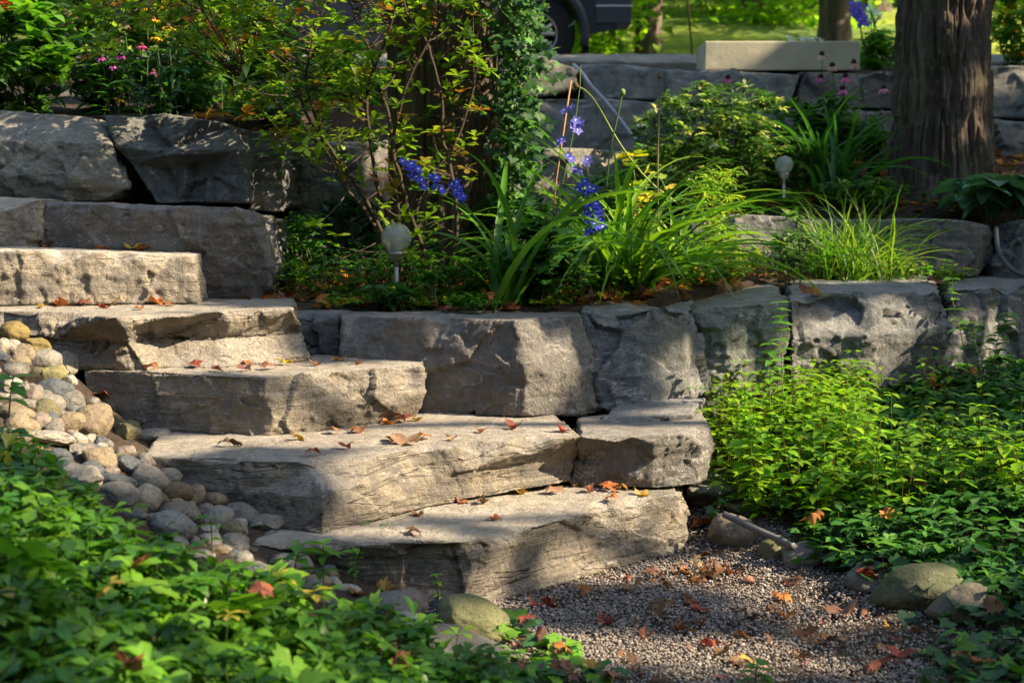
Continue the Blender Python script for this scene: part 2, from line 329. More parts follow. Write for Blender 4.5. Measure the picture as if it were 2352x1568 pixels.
M_LICH = mat_stone('limestone_lichen', (.10, .11, .10), (.17, .18, .165), (.24, .24, .21), (.31, .30, .285), strata=.1, lichen=.7, vein=.2, streak=.3)
_dg = bpy.context.evaluated_depsgraph_get
def remesh(V, Fs, vox):
    me = bpy.data.meshes.new('t'); me.from_pydata([tuple(v) for v in V], [], Fs); o = bpy.data.objects.new('t', me); COL.objects.link(o)
    md = o.modifiers.new('r', 'REMESH'); md.mode = 'VOXEL'; md.voxel_size = vox
    dg = _dg(); dg.update(); ev = o.evaluated_get(dg); m2 = ev.to_mesh(); n = len(m2.vertices); P = np.empty(n*3, np.float32); m2.vertices.foreach_get('co', P)
    N = np.empty(n*3, np.float32); m2.vertices.foreach_get('normal', N)
    L = np.empty(len(m2.loops), np.int32); m2.loops.foreach_get('vertex_index', L); tt = np.empty(len(m2.polygons), np.int32); m2.polygons.foreach_get('loop_total', tt)
    assert (tt == 4).all()
    ev.to_mesh_clear(); bpy.data.objects.remove(o); bpy.data.meshes.remove(me)
    return P.reshape(-1, 3).astype(float), N.reshape(-1, 3).astype(float), L.reshape(-1, 4)
def pt(q, z=None):
    if len(q) == 3 and z is None: return PY(*q)
    return PZ(q[0], q[1], q[2] if len(q) == 3 else z)
def stone(name, label, cat, levels, back, mat, vox=.008, seed=1, big=.018, fac=.02, cell=.16, ledge=.003, fine=.003, chips=(), backz=0, group=None, zst=60, topk=.25, parent=None):
    """levels: bottom..top lists of front points (world); the loop is closed behind by the back vector"""
    Vv = []; n = len(levels[0])
    for li, L in enumerate(levels):
        L = [np.array(p, float) for p in L]; bk = np.array([back[0], back[1], 0])
        a = L[-1]+bk; c = L[0]+bk
        if li == len(levels)-1: a[2] += backz; c[2] += backz
        a2 = (a*2+c)/3+np.array([0, .03, 0]); a3 = (a+c*2)/3-np.array([0, .02, 0])
        Vv += L+[a, a2, a3, c]
    Vv = np.array(Vv); m = n+4; Fs = [tuple(range(m))[::-1], tuple(range((len(levels)-1)*m, len(levels)*m))]
    for l in range(len(levels)-1):
        for i in range(m):
            j = (i+1) % m; Fs.append((l*m+i, l*m+j, (l+1)*m+j, (l+1)*m+i))
    P, N, Q = remesh(Vv, Fs, vox)
    rg = np.random.default_rng(seed)
    zt = Vv[-m:, 2].max(); zb = Vv[:m, 2].min()
    side = 1-np.clip((np.abs(N[:, 2])-.3)/.5, 0, 1); tk = topk+(1-topk)*side
    o3 = np.array([seed*3.7, seed*1.3, seed*7.1])
    for (co, nn) in chips:
        co = np.array(co, float); nn = np.array(nn, float); nn /= np.linalg.norm(nn)
        d = (P-co)@nn+vn(P*14+o3, seed)*.008; d = np.clip(d, 0, None); P = P-d[:, None]*nn
    # random spalls along the upper front edge
    top = Vv[-m:][:n]
    for i in range(n-1):
        ln = np.linalg.norm(top[i+1]-top[i])
        for _ in range(max(1, int(ln/.16))):
            t = rg.random(); e = top[i]*(1-t)+top[i+1]*t; tdir = (top[i+1]-top[i])/ln; out = np.array([tdir[1], -tdir[0], 0])
            a = rg.uniform(.5, 1.2); nn = out*math.sin(a)+np.array([0, 0, math.cos(a)])+tdir*rg.uniform(-.5, .5); nn /= np.linalg.norm(nn)
            co = e-nn*rg.uniform(.004, .02); R = rg.uniform(.05, .13)
            near = np.clip(1.6-np.linalg.norm(P-e, axis=1)/R, 0, 1); near = np.minimum(near*1.6, 1)
            d = np.clip((P-co)@nn, 0, None)*near; P = P-d[:, None]*nn
    q = P+o3
    wv = np.stack([fbm(q*4, seed+50, 2), fbm(q*4, seed+60, 2), fbm(q*4, seed+70, 2)], 1)*.03
    d = fbm(q*2.6, seed, 3)*big*.22*tk
    d += facet((q+wv)*np.array([1, 1, .8]), cell, seed, 1.5)*fac*.74*np.where(side > .3, 1, .12)
    d += facet((q+wv*.6)*np.array([1, 1, 1.4]), cell*.33, seed+9, 1.5)*fac*.36*(.12+.88*side)*sstep(-.25, .35, fbm(q*3.1, seed+5, 2))
    zz = (P[:, 2]+fbm(q*np.array([3, 3, 1]), seed+3, 3)*.012)*zst
    st = vn(np.stack([q[:, 0]*1.5, q[:, 1]*1.5, zz], 1), seed+21); d += np.clip(st*4, -1, 1)*ledge*.5*side
    # open bedding cracks
    cr = vn(np.stack([q[:, 0]*.8, q[:, 1]*.8, zz*.5], 1), seed+31); d -= np.clip(1-np.abs(cr)*11, 0, 1)*ledge*1.6*side*sstep(-.1, .25, vn(q*3, seed+6))
    d += fbm(q*24, seed+11, 4, .55)*fine*(.4+.6*side)*1.1+facet(q*np.array([1, 1, .6]), .028, seed+13, 1.6)*fine*.8*side*sstep(-.3, .3, vn(q*7, seed+8))
    tn = np.clip(N[:, 2], 0, 1)*(1-side); d += np.sign(vn(q*np.array([5, 5, 0])+.5, seed+2))*.0015*tn
    P = P+N*d[:, None]
    org = Vv[:m].mean(0); org[2] = zb
    me = mk(name, P-org, [Q]); o = link(name, me, mat, None, org)
    return tag(o, label, cat, group)
SG = 'limestone slab steps of the garden stair'; WG = 'armour stone blocks of the lower retaining wall'
def pz(L, z): return [PZ(*(q if len(q) == 3 else (*q, z))) for q in L]
def py(L): return [PY(*q) for q in L]
NX = lambda *a: np.array(a, float)
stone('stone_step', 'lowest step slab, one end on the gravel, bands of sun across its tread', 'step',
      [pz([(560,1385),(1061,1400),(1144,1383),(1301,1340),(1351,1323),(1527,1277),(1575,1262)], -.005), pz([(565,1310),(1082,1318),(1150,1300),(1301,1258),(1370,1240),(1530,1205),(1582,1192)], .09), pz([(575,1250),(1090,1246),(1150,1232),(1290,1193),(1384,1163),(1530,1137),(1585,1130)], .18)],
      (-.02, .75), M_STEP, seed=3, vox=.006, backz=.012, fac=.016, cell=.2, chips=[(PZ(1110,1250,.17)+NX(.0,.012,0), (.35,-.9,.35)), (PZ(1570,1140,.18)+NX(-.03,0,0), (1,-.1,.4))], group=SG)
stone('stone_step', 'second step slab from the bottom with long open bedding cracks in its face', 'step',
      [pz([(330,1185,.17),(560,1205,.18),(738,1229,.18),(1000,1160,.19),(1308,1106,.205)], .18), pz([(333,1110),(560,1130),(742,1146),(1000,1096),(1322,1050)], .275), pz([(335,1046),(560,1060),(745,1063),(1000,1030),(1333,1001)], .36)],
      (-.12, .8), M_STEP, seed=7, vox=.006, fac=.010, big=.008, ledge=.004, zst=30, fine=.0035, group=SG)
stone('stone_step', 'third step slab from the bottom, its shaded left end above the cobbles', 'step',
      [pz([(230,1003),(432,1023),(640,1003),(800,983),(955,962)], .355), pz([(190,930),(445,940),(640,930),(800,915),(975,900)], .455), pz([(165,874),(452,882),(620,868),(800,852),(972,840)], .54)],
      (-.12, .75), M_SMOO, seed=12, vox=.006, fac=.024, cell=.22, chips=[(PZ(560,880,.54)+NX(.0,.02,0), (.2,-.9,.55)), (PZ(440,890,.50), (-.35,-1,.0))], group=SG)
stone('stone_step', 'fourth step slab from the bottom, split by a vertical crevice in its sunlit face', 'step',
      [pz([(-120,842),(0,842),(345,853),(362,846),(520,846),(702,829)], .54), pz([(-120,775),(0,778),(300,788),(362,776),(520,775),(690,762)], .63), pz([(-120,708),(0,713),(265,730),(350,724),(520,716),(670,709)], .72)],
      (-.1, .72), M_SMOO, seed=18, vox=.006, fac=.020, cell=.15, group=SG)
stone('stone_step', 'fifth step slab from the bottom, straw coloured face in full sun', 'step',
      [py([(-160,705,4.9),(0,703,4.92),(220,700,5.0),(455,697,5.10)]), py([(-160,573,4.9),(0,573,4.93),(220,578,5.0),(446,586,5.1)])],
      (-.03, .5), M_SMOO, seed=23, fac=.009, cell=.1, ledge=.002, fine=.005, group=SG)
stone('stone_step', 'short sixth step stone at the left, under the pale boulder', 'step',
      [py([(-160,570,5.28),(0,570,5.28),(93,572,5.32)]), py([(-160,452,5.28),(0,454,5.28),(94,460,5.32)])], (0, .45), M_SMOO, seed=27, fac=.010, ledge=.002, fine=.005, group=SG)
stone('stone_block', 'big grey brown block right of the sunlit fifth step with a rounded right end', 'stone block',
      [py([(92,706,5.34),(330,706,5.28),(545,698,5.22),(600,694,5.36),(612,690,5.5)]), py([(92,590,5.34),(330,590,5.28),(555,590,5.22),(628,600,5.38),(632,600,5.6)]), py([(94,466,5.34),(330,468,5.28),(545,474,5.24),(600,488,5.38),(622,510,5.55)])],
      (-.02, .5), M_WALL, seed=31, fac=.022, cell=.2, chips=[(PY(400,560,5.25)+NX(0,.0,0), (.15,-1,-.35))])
stone('boulder', 'pale lichen spotted boulder at the far left end of the upper row', 'boulder',
      [py([(-160,462,5.7),(0,460,5.66),(150,462,5.62),(238,462,5.66),(270,455,5.75)]), py([(-160,400,5.66),(0,400,5.6),(150,400,5.56),(290,432,5.66),(292,410,5.8)]), py([(-160,330,5.68),(0,330,5.62),(150,330,5.6),(262,335,5.68),(266,330,5.8)]), py([(-160,250,5.8),(0,254,5.76),(110,256,5.74),(205,268,5.78),(245,290,5.88)])],
      (0, .5), M_PALE, seed=36, fac=.024, cell=.2, fine=.004)
stone('boulder', 'dark grey boulder with an undercut face, right of the pale boulder', 'boulder',
      [py([(360,468,5.72),(440,466,5.66),(572,466,5.64),(578,460,5.8)]), py([(305,375,5.72),(400,390,5.70),(560,400,5.64),(582,400,5.8)]), py([(270,335,5.70),(400,352,5.60),(545,345,5.60),(590,340,5.75)]), py([(235,264,5.78),(380,262,5.72),(540,286,5.70),(590,306,5.85)])],
      (.02, .5), M_GREY, seed=41, fac=.04, cell=.21)
stone('boulder', 'narrow upright grey boulder between the dark boulder and the azalea', 'boulder',
      [py([(575,482,5.8),(640,486,5.84),(668,470,6.0)]), py([(572,400,5.78),(630,400,5.8),(660,395,6.0)]), py([(582,300,5.85),(640,300,5.88),(655,318,6.0)])], (.0, .4), M_GREY, seed=43, fac=.03, cell=.12, ledge=.008)
stone('boulder', 'tall stone behind the azalea twigs, half lit', 'boulder',
      [py([(655,575,6.15),(700,580,6.1),(770,560,6.2)]), py([(652,320,6.2),(700,312,6.2),(765,335,6.3)])], (.1, .4), M_GREY, seed=45, vox=.012, fac=.03)
stone('boulder', 'dim stone right of the tall stone, behind azalea stems', 'boulder',
      [py([(760,610,6.5),(830,610,6.5),(900,600,6.7)]), py([(762,330,6.6),(830,325,6.6),(905,318,6.8)])], (.1, .4), M_WALL, seed=47, vox=.014, fac=.03)
stone('boulder', 'small grey stone wedged behind the rounded end of the big block', 'boulder',
      [py([(600,690,5.62),(640,650,5.6),(655,620,5.7)]), py([(600,540,5.65),(638,545,5.62),(650,570,5.7)])], (.0, .25), M_GREY, seed=49, vox=.01)
# lower retaining wall
stone('stone_block', 'small recessed wall stone just right of the fourth step', 'stone block',
      [py([(660,840,5.05),(780,836,5.02),(800,836,5.1)]), py([(660,720,5.05),(775,722,5.0),(800,722,5.1)])], (0, .3), M_GREY, seed=51, fac=.025, group=WG)
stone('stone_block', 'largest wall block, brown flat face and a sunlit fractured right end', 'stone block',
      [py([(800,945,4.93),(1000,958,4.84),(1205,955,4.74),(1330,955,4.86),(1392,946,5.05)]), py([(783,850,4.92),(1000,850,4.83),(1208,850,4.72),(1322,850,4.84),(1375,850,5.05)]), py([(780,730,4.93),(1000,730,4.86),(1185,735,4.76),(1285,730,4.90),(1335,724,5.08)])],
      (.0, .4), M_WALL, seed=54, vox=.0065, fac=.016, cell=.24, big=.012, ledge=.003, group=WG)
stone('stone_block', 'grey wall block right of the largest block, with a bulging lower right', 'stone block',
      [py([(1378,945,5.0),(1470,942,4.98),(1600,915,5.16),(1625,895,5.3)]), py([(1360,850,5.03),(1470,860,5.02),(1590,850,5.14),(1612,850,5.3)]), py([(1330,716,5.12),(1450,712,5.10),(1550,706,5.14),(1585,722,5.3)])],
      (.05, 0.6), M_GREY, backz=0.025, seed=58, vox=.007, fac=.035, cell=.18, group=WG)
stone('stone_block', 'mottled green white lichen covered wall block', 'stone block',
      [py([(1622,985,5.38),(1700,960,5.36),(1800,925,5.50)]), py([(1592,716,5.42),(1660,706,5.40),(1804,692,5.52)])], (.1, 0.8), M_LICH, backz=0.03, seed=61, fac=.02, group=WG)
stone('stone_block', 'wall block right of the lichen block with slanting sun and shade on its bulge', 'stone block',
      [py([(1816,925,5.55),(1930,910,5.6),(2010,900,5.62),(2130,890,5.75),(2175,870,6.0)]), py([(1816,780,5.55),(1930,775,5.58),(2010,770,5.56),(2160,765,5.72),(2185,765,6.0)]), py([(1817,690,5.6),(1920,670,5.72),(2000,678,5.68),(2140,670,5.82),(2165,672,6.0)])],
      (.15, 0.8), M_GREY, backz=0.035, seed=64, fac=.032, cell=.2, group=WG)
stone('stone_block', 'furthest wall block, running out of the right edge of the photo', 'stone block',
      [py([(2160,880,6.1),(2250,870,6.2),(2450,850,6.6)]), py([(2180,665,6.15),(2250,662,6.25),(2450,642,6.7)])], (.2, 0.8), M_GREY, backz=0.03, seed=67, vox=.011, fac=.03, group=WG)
stone('stone_block', 'squared block on the lowest step, leaf shadows on its sunlit right end', 'stone block',
      [pz([(1312,1113),(1500,1121),(1605,1112),(1625,1100)], .19), pz([(1325,1050),(1503,1058),(1612,1045),(1640,1030)], .28), pz([(1334,1004),(1500,1002),(1612,992),(1628,975)], .36)],
      (.02, .42), M_WALL, seed=71, vox=.006, fac=.012, cell=.14, group=WG)
stone('stone_block', 'low grey footing stone under the bulging wall block', 'stone block',
      [pz([(1390,1010,.3),(1500,1010,.3),(1590,1005,.28)], .3), pz([(1380,962,.37),(1500,956,.38),(1590,950,.38)], .38)], (.1, .4), M_GREY, seed=73, fac=.02, group=WG)
stone('boulder', 'dark stone half hidden by weeds at the right end of the lowest step', 'boulder',
      [pz([(1570,1180,.02),(1650,1178,.02),(1690,1165,.02)], .0), pz([(1585,1126,.15),(1640,1124,.15),(1680,1128,.14)], .15)], (.0, .3), M_GREY, seed=75, fac=.02)
# second terrace stones
TG = 'blocks edging the second terrace'
stone('stone_block', 'thin grey block behind the lilies, left of the grass clump', 'stone block',
      [py([(1560,560,6.9),(1700,560,6.86),(1840,555,6.9)]), py([(1560,500,6.95),(1700,492,6.9),(1840,498,6.95)])], (.0, .4), M_GREY, seed=81, vox=.012, group=TG)
stone('stone_block', 'lower block beneath the thin grey block, behind lily leaves', 'stone block',
      [py([(1560,650,6.66),(1700,650,6.62),(1850,648,6.7)]), py([(1560,556,6.7),(1700,552,6.66),(1850,550,6.7)])], (.0, .3), M_WALL, seed=83, vox=.012, group=TG)
stone('stone_block', 'dark rounded block right of the grass clump, hose crossing its end', 'stone block',
      [py([(2040,625,6.75),(2150,640,6.68),(2245,638,6.66),(2275,600,6.85)]), py([(2040,505,6.8),(2150,503,6.74),(2262,506,6.70),(2292,545,6.9)])], (.1, .4), M_WALL, seed=85, vox=.010, fac=.03, group=TG)
stone('stone_block', 'blue grey block at the right edge behind the curving hose', 'stone block',
      [py([(2275,640,6.75),(2350,645,6.7),(2450,645,6.8)]), py([(2292,520,6.8),(2340,506,6.75),(2450,500,6.85)])], (.1, .4), M_GREY, seed=87, vox=.012, fac=.03, group=TG)
stone('stone_block', 'sunlit pale block behind the delphinium, below the far wall', 'stone block',
      [py([(1190,540,7.5),(1300,540,7.45),(1440,540,7.6)]), py([(1195,345,7.55),(1300,340,7.5),(1430,345,7.65)])], (.1, .5), M_PALE, seed=89, vox=.014, group=TG)
stone('stone_block', 'long low block behind the grass clump on the second terrace', 'stone block',
      [py([(1838,600,6.85),(1940,610,6.82),(2060,625,6.8)]), py([(1842,505,6.9),(1940,503,6.88),(2050,505,6.85)])], (.0, .4), M_GREY, seed=91, vox=.012, group=TG)
# far wall
FG = 'blocks of the far retaining wall'
def farb(label, a, b_, Y, s, mat=M_FAR, dy=.06):
    return stone('stone_block', label, 'stone block', [py([(x, y, Y) if i == 0 else (x, y, Y+dy*0) for i, (x, y) in enumerate(a)]), py([(x, y, Y+dy) for x, y in b_])], (.0, .45), mat, seed=s, vox=.016, fac=.04, cell=.3, group=FG)
farb('pale tilted top stone of the far wall beside the ivy trunk', [(1165,225),(1240,222),(1330,205)], [(1180,135),(1240,128),(1322,155)], 8.9, 101, M_PALE)
farb('dark top course block of the far wall left of the planter', [(1335,226),(1440,228),(1535,228)], [(1330,146),(1440,148),(1540,160)], 9.0, 103)
farb('grey top course block of the far wall under the planter left end', [(1530,236),(1660,240),(1822,242)], [(1535,160),(1660,162),(1835,172)], 8.95, 105)
farb('brown grey top course block of the far wall left of the big trunk', [(1826,246),(1930,248),(2100,250)], [(1836,166),(1930,166),(2100,166)], 9.0, 107, M_WALL)
farb('top course block of the far wall right of the big trunk', [(2180,262),(2300,270),(2450,275)], [(2180,148),(2300,150),(2450,152)], 8.9, 109)
farb('small stone at the left end of the far wall lower course', [(1165,345),(1200,345),(1238,340)], [(1165,230),(1215,222),(1245,250)], 8.85, 111)
farb('long dark lower course block of the far wall, hose lying over it', [(1236,345),(1380,348),(1530,350)], [(1240,228),(1380,226),(1525,236)], 8.85, 113)
farb('lower course block of the far wall hidden behind the variegated shrub', [(1530,360),(1760,360),(2060,365)], [(1530,246),(1760,250),(2060,256)], 8.85, 115)
farb('lower course block of the far wall right of the big trunk', [(2180,390),(2300,400),(2450,405)], [(2180,266),(2300,278),(2450,282)], 8.8, 117)
farb('block of the far wall hidden behind the ivy trunk', [(760,345),(960,345),(1160,345)], [(760,180),(960,170),(1160,160)], 9.0, 119)
farb('weathered brown rock among flowers at the upper left', [(120,262),(190,262),(250,262)], [(128,215),(190,196),(245,200)], 7.9, 121, M_WALL)
farb('long rock behind the coneflowers at the upper left', [(240,250),(420,255),(640,258)], [(245,170),(420,150),(640,165)], 8.6, 123, M_WALL)
# ------------------------------------------------------------------ trees
M_BARK = None
m, nt, b = nm('bark'); k = NT(nt); tc = k.n('ShaderNodeTexCoord'); v = tc.outputs['Object']; vv = k.mapp(v, (1, 1, .10))
n1 = k.noise(vv, 60, 8, .7, .6); n2 = k.noise(vv, 9, 4, .6, .4); n3 = k.noise(v, 5, 5, .7)
c = k.mix(k.ramp(n1, .35, .65), (.034, .024, .016), (.13, .095, .066)); c = k.mix(k.ramp(n2, .45, .65), c, (.17, .13, .095)); c = k.mix(k.ramp(n3, .6, .75), c, (.07, .075, .05))
k.l(c, b.inputs['Base Color']); b.inputs['Roughness'].default_value = .92; k.l(k.bump(k.math('ADD', n1, n2), .022, 1), b.inputs['Normal']); M_BARK = m
def trunk(base, prof, parent, seed, nth=300, nz=500, amp=.02, ridge=30, lean=(0, 0), hi=None):
    """prof: list of (z above base, radius); ridged interlacing bark as geometry"""
    zs = np.array([p[0] for p in prof]); rs = np.array([p[1] for p in prof]); z = np.linspace(zs[0], zs[-1], nz)
    r = np.interp(z, zs, rs); th = np.arange(nth)*2*np.pi/nth
    TH, ZZ = np.meshgrid(th, z); R = np.repeat(r[:, None], nth, 1)
    bx = np.cos(TH)*.25; by = np.sin(TH)*.25; q = np.stack([bx.ravel(), by.ravel(), ZZ.ravel()], 1)
    wq = q+np.stack([fbm(q*np.array([6, 6, 2.2]), seed, 3), fbm(q*np.array([6, 6, 2.2]), seed+4, 3), q[:, 2]*0], 1)*.011
    rid = vn(wq*np.array([ridge, ridge, 3.6]), seed+7); rid = 1-np.abs(rid)*3.2; rid = np.clip(rid, -1, 1)
    r2 = 1-np.abs(vn(wq*np.array([ridge*2.3, ridge*2.3, 14]), seed+9))*2
    flute = vn(q*np.array([5, 5, .8]), seed+12)
    D = (-rid*amp+r2*amp*.45+flute*amp*.35+fbm(q*np.array([60, 60, 20]), seed+2, 3)*amp*.18).reshape(R.shape)
    R = R+D*np.minimum(1, R/.2)
    X = R*np.cos(TH)+lean[0]*ZZ; Y = R*np.sin(TH)+lean[1]*ZZ
    V = np.stack([X.ravel(), Y.ravel(), ZZ.ravel()], 1); i = np.arange(nz-1)[:, None]*nth; j = np.arange(nth)[None]; j2 = (j+1) % nth
    o = link('trunk', mk('trunk', V, [np.stack([i+j, i+j2, i+nth+j2, i+nth+j], -1).reshape(-1, 4)]), M_BARK); o.parent = parent; return o
M_CROWN = mat_leaf('tree_leaf', .45, .5)
# sun patches wanted on the ground and stones: (world point, radius across, aspect)
SU = np.cross(SUN, [0, 0, 1]); SU /= np.linalg.norm(SU); SV = np.cross(SU, SUN)
def sproj(P): P = np.atleast_2d(P); return np.stack([P@SU, P@SV], 1)
PATCH = []
def lit(P, rx, rz=None, ry=None):
    rz = rz or rx; PATCH.append((*sproj(P)[0], .24*rx+.97*(ry if ry is not None else min(rz, rx)), max(.58*rx, .80*rz)+.15*min(rx, rz)))
lit(PY(200,640,4.98), .42, .10); lit(PY(60,650,4.95), .35, .08); lit(PY(380,640,5.08), .18, .08)                        # fifth step
lit(PZ(330,800,.62), .12, .08); lit(PZ(430,780,.64), .15, .09); lit(PZ(580,770,.64), .16, .09); lit(PZ(100,718,.72), .3, .05)
lit(PZ(500,840,.54), .2, .06); lit(PZ(700,900,.46), .2, .09); lit(PZ(900,890,.46), .14, .10); lit(PZ(520,950,.45), .14, .08)
lit(PZ(1000,990,.36), .22, .10); lit(PZ(1150,1040,.28), .22, .11); lit(PZ(850,1120,.27), .16, .11); lit(PZ(950,1080,.27), .16, .11); lit(PZ(700,1010,.36), .08, .04)
lit(PZ(1420,1140,.18), .16, .09); lit(PZ(1450,1190,.10), .16, .10); lit(PZ(1300,1150,.18), .08, .05); lit(PZ(1150,1180,.19), .05, .03); lit(PZ(860,1225,.18), .12, .025); lit(PZ(1140,1320,.08), .06, .05)
lit(PZ(1575,1060,.28), .05, .08); lit(PZ(780,920,.44), .16, .10); lit(PZ(660,930,.44), .12, .09); lit(PZ(1100,1080,.26), .2, .1); lit(PZ(1350,1250,.08), .12, .08); lit(PZ(1480,1230,.06), .12, .08); lit(PY(1255,850,4.8), .05, .14); lit(PY(1235,760,4.8), .05, .04); lit(PY(1560,860,5.1), .06, .10)
lit(PY(2060,760,5.62), .10, .10); lit(PY(2030,820,5.62), .08, .07); lit(PY(2100,700,5.7), .04, .05); lit(PY(2200,790,6.1), .07, .08); lit(PY(1905,735,5.6), .025, .05)
for px, py_, r in ((1850,900,.22),(1950,960,.22),(1750,1000,.2),(1900,1060,.25),(1700,1080,.16),(2000,1120,.2),(2150,1080,.18),(2280,1100,.2),(2100,1180,.16),(1780,1160,.16),(1950,1200,.14),(2280,1200,.1),(1620,930,.1),(2250,800,.15)):
    lit(hitT(px, py_, .15), r, r*.7)
for px, py_, r in ((1650,1000,.15),(1850,980,.25),(2050,1060,.25),(1950,1130,.25),(1750,1130,.2),(2200,1140,.22),(2320,1050,.15),(1850,860,.2),(2100,1230,.12),(2250,950,.12),(1700,900,.15),(2000,1000,.3),(2150,1000,.12),(2250,1180,.2),(1620,1050,.12),(1640,1180,.08)): lit(hitT(px, py_, .2), r)
lit(PZ(1350,1480,0), .18, .05); lit(PZ(1500,1490,0), .2, .05); lit(PZ(1700,1500,0), .2, .05); lit(PZ(1900,1500,0), .12, .04); lit(PZ(2050,1530,0), .12, .03); lit(PZ(1200,1510,0), .1, .03)
for px, py_, r in ((60,800,.14),(130,870,.12),(200,850,.10),(230,990,.12),(60,980,.14),(120,960,.1),(300,1000,.05),(40,890,.1),(230,1060,.05),(800,1420,.06),(1080,1430,.05),(560,1260,.03)):
    lit(hitT(px, py_, .04), r, r*.8)
lit(PY(40,280,5.65), .08, .03); lit(PY(620,400,5.8), .06, .06); lit(PY(700,400,6.1), .06, .10); lit(PY(860,340,6.7), .1, .05)
lit(PY(1320,390,7.5), .25, .12); lit(PY(1260,160,8.9), .15, .08); lit(PY(1420,150,9.3), .3, .03); lit(PY(1620,170,9.2), .3, .04); lit(PY(2310,170,9.1), .15, .08)
for px, py_, Y_, r in ((1550,470,6.0,.22),(1480,400,6.2,.2),(1650,560,6.2,.18),(1400,520,5.8,.12),(1300,450,5.7,.10),(1200,400,5.7,.10),(1950,520,6.4,.25),(1850,600,6.4,.14),(2080,600,6.5,.14),(1560,640,6.2,.12),
                       (700,80,5.8,.26),(850,60,5.6,.28),(1000,180,5.6,.15),(750,330,5.7,.14),(950,330,5.5,.12),(1000,430,5.5,.08),(550,60,6.2,.2),(230,150,6.6,.18),(400,120,6.8,.2),(650,250,6.4,.15),(1290,620,5.5,.08),(1740,480,6.9,.15),(1550,380,6.5,.15),(1420,460,5.7,.15),(1600,480,5.7,.12),(1350,640,5.5,.08),(1000,60,5.6,.10),(620,160,5.8,.12),(900,200,5.6,.08),(450,60,5.9,.16),(330,60,6.2,.14),(380,180,6.2,.12),(960,620,5.5,.05),(1100,100,5.7,.12),(1230,110,5.7,.1),
                       (1220,300,5.7,.1),(780,150,5.7,.08),(680,240,5.8,.12),(560,240,5.9,.14),(130,200,6.3,.18),(60,100,6.2,.18),(330,80,6.5,.2),(260,160,6.6,.16),(420,200,6.7,.16),(600,250,6.4,.14),(1650,240,7.6,.14),(1780,220,7.6,.12),(1560,300,7.6,.12),(1870,170,7.5,.12),
                       (1650,300,7.5,.3),(1500,250,7.5,.15),(1330,250,5.6,.05),(1360,500,5.6,.06),(1000,420,5.4,.04),(1100,700,5.3,.05),(1250,650,5.6,.1),
                       (2215,200,7.4,.02),(2200,320,7.4,.025),(1105,150,5.75,.05),(1108,280,5.75,.05),(1060,60,5.95,.18),(1060,190,5.95,.18),(1075,300,5.95,.12),(950,120,5.95,.08),(1000,330,5.95,.10),(1090,260,5.95,.07),(1100,340,5.95,.05)):
    lit(PY(px, py_, Y_), r)
for x_, y_, z_, r in ((-.7,2.7,.35,.12),(-.3,2.6,.25,.14),(-.5,3.1,.28,.10),(-.1,2.4,.15,.12),(-1.05,2.8,.45,.10),(-.9,3.2,.4,.07),(-.45,2.2,.3,.08),(-.15,3.1,.12,.08),(-.6,2.3,.35,.06)):
    lit(np.array([x_, y_, z_]), r)
PATCH = np.array(PATCH)
def crown(name, parent, cen, rad, n, seed, carve=True, size=.11, cols=((.05,.10,.015),(.09,.15,.02),(.12,.12,.02)), clump=None, shape=None):
    rg = np.random.default_rng(seed); cen = np.array(cen, float); rad = np.array(rad, float)
    nc = clump or n//60; d = rg.normal(size=(nc, 3)); d /= np.linalg.norm(d, axis=1)[:, None]; cc = cen+d*rad*rg.uniform(.35, 1, (nc, 1))
    idx = rg.integers(0, nc, n); P = cc[idx]+rg.normal(size=(n, 3))*rad.min()*.16*np.array([1.4, 1.4, .8])
    if carve:  # crown opened along the sun's rays so the wanted patches stay lit
        s = sproj(P); keep = np.ones(n, bool); wob = 1+.25*vn(np.column_stack([s*3, s[:, 0]*0]), seed)
        for u, v_, ru, rv in PATCH:
            m_ = .085
            keep &= (((s[:, 0]-u)/(ru+m_))**2+((s[:, 1]-v_)/(rv+m_))**2) > wob
        P = P[keep]
    k_ = len(P); C = np.array(cols)[rg.integers(0, len(cols), k_)]*rg.uniform(.7, 1.3, (k_, 1))
    mb = MB(); mb.inst(L_SM, rotm(rg.uniform(0, 6.28, k_), rg.uniform(-.9, .5, k_), rg.uniform(-.6, .6, k_)), P, size*rg.uniform(.7, 1.3, k_), C)
    return mb.obj('crown', M_CROWN, parent), cc
def limbs(parent, start, cc, r0, seed, n=16, bark=(.09, .07, .05)):
    mb = MB(); rg = np.random.default_rng(seed); start = np.array(start, float)
    for c_ in cc[:n]:
        t = np.linspace(0, 1, 8)[:, None]; mid = start+(c_-start)*.4+np.array([0, 0, np.linalg.norm(c_-start)*.15])
        p = (1-t)**2*start+2*t*(1-t)*mid+t*t*c_; mb.tube(p+rg.normal(size=p.shape)*.03*t, r0*(1-t[:, 0]*.85), bark, 7)
    o = mb.obj('limbs', M_BARK, parent); return o
# big right trunk
bR = PY(2155, 478, 7.6); bR[2] = zterr(bR[0], bR[1])[0]-.05
tr = empty('maple_tree', bR, 'thick straight tree trunk with deeply furrowed bark at the right, beside the far wall', 'tree')
trunk(bR, [(0, .31), (.08, .27), (.25, .245), (.6, .23), (1.2, .222), (2.2, .215), (6, .18)], tr, 5, nth=420, nz=900, amp=.019, ridge=34)
_, cc = crown('crown', tr, bR+np.array([.6, .8, 7.2]), (3.6, 3.6, 2.0), 9000, 11); limbs(tr, bR+np.array([0, 0, 5.8]), cc, .12, 1)
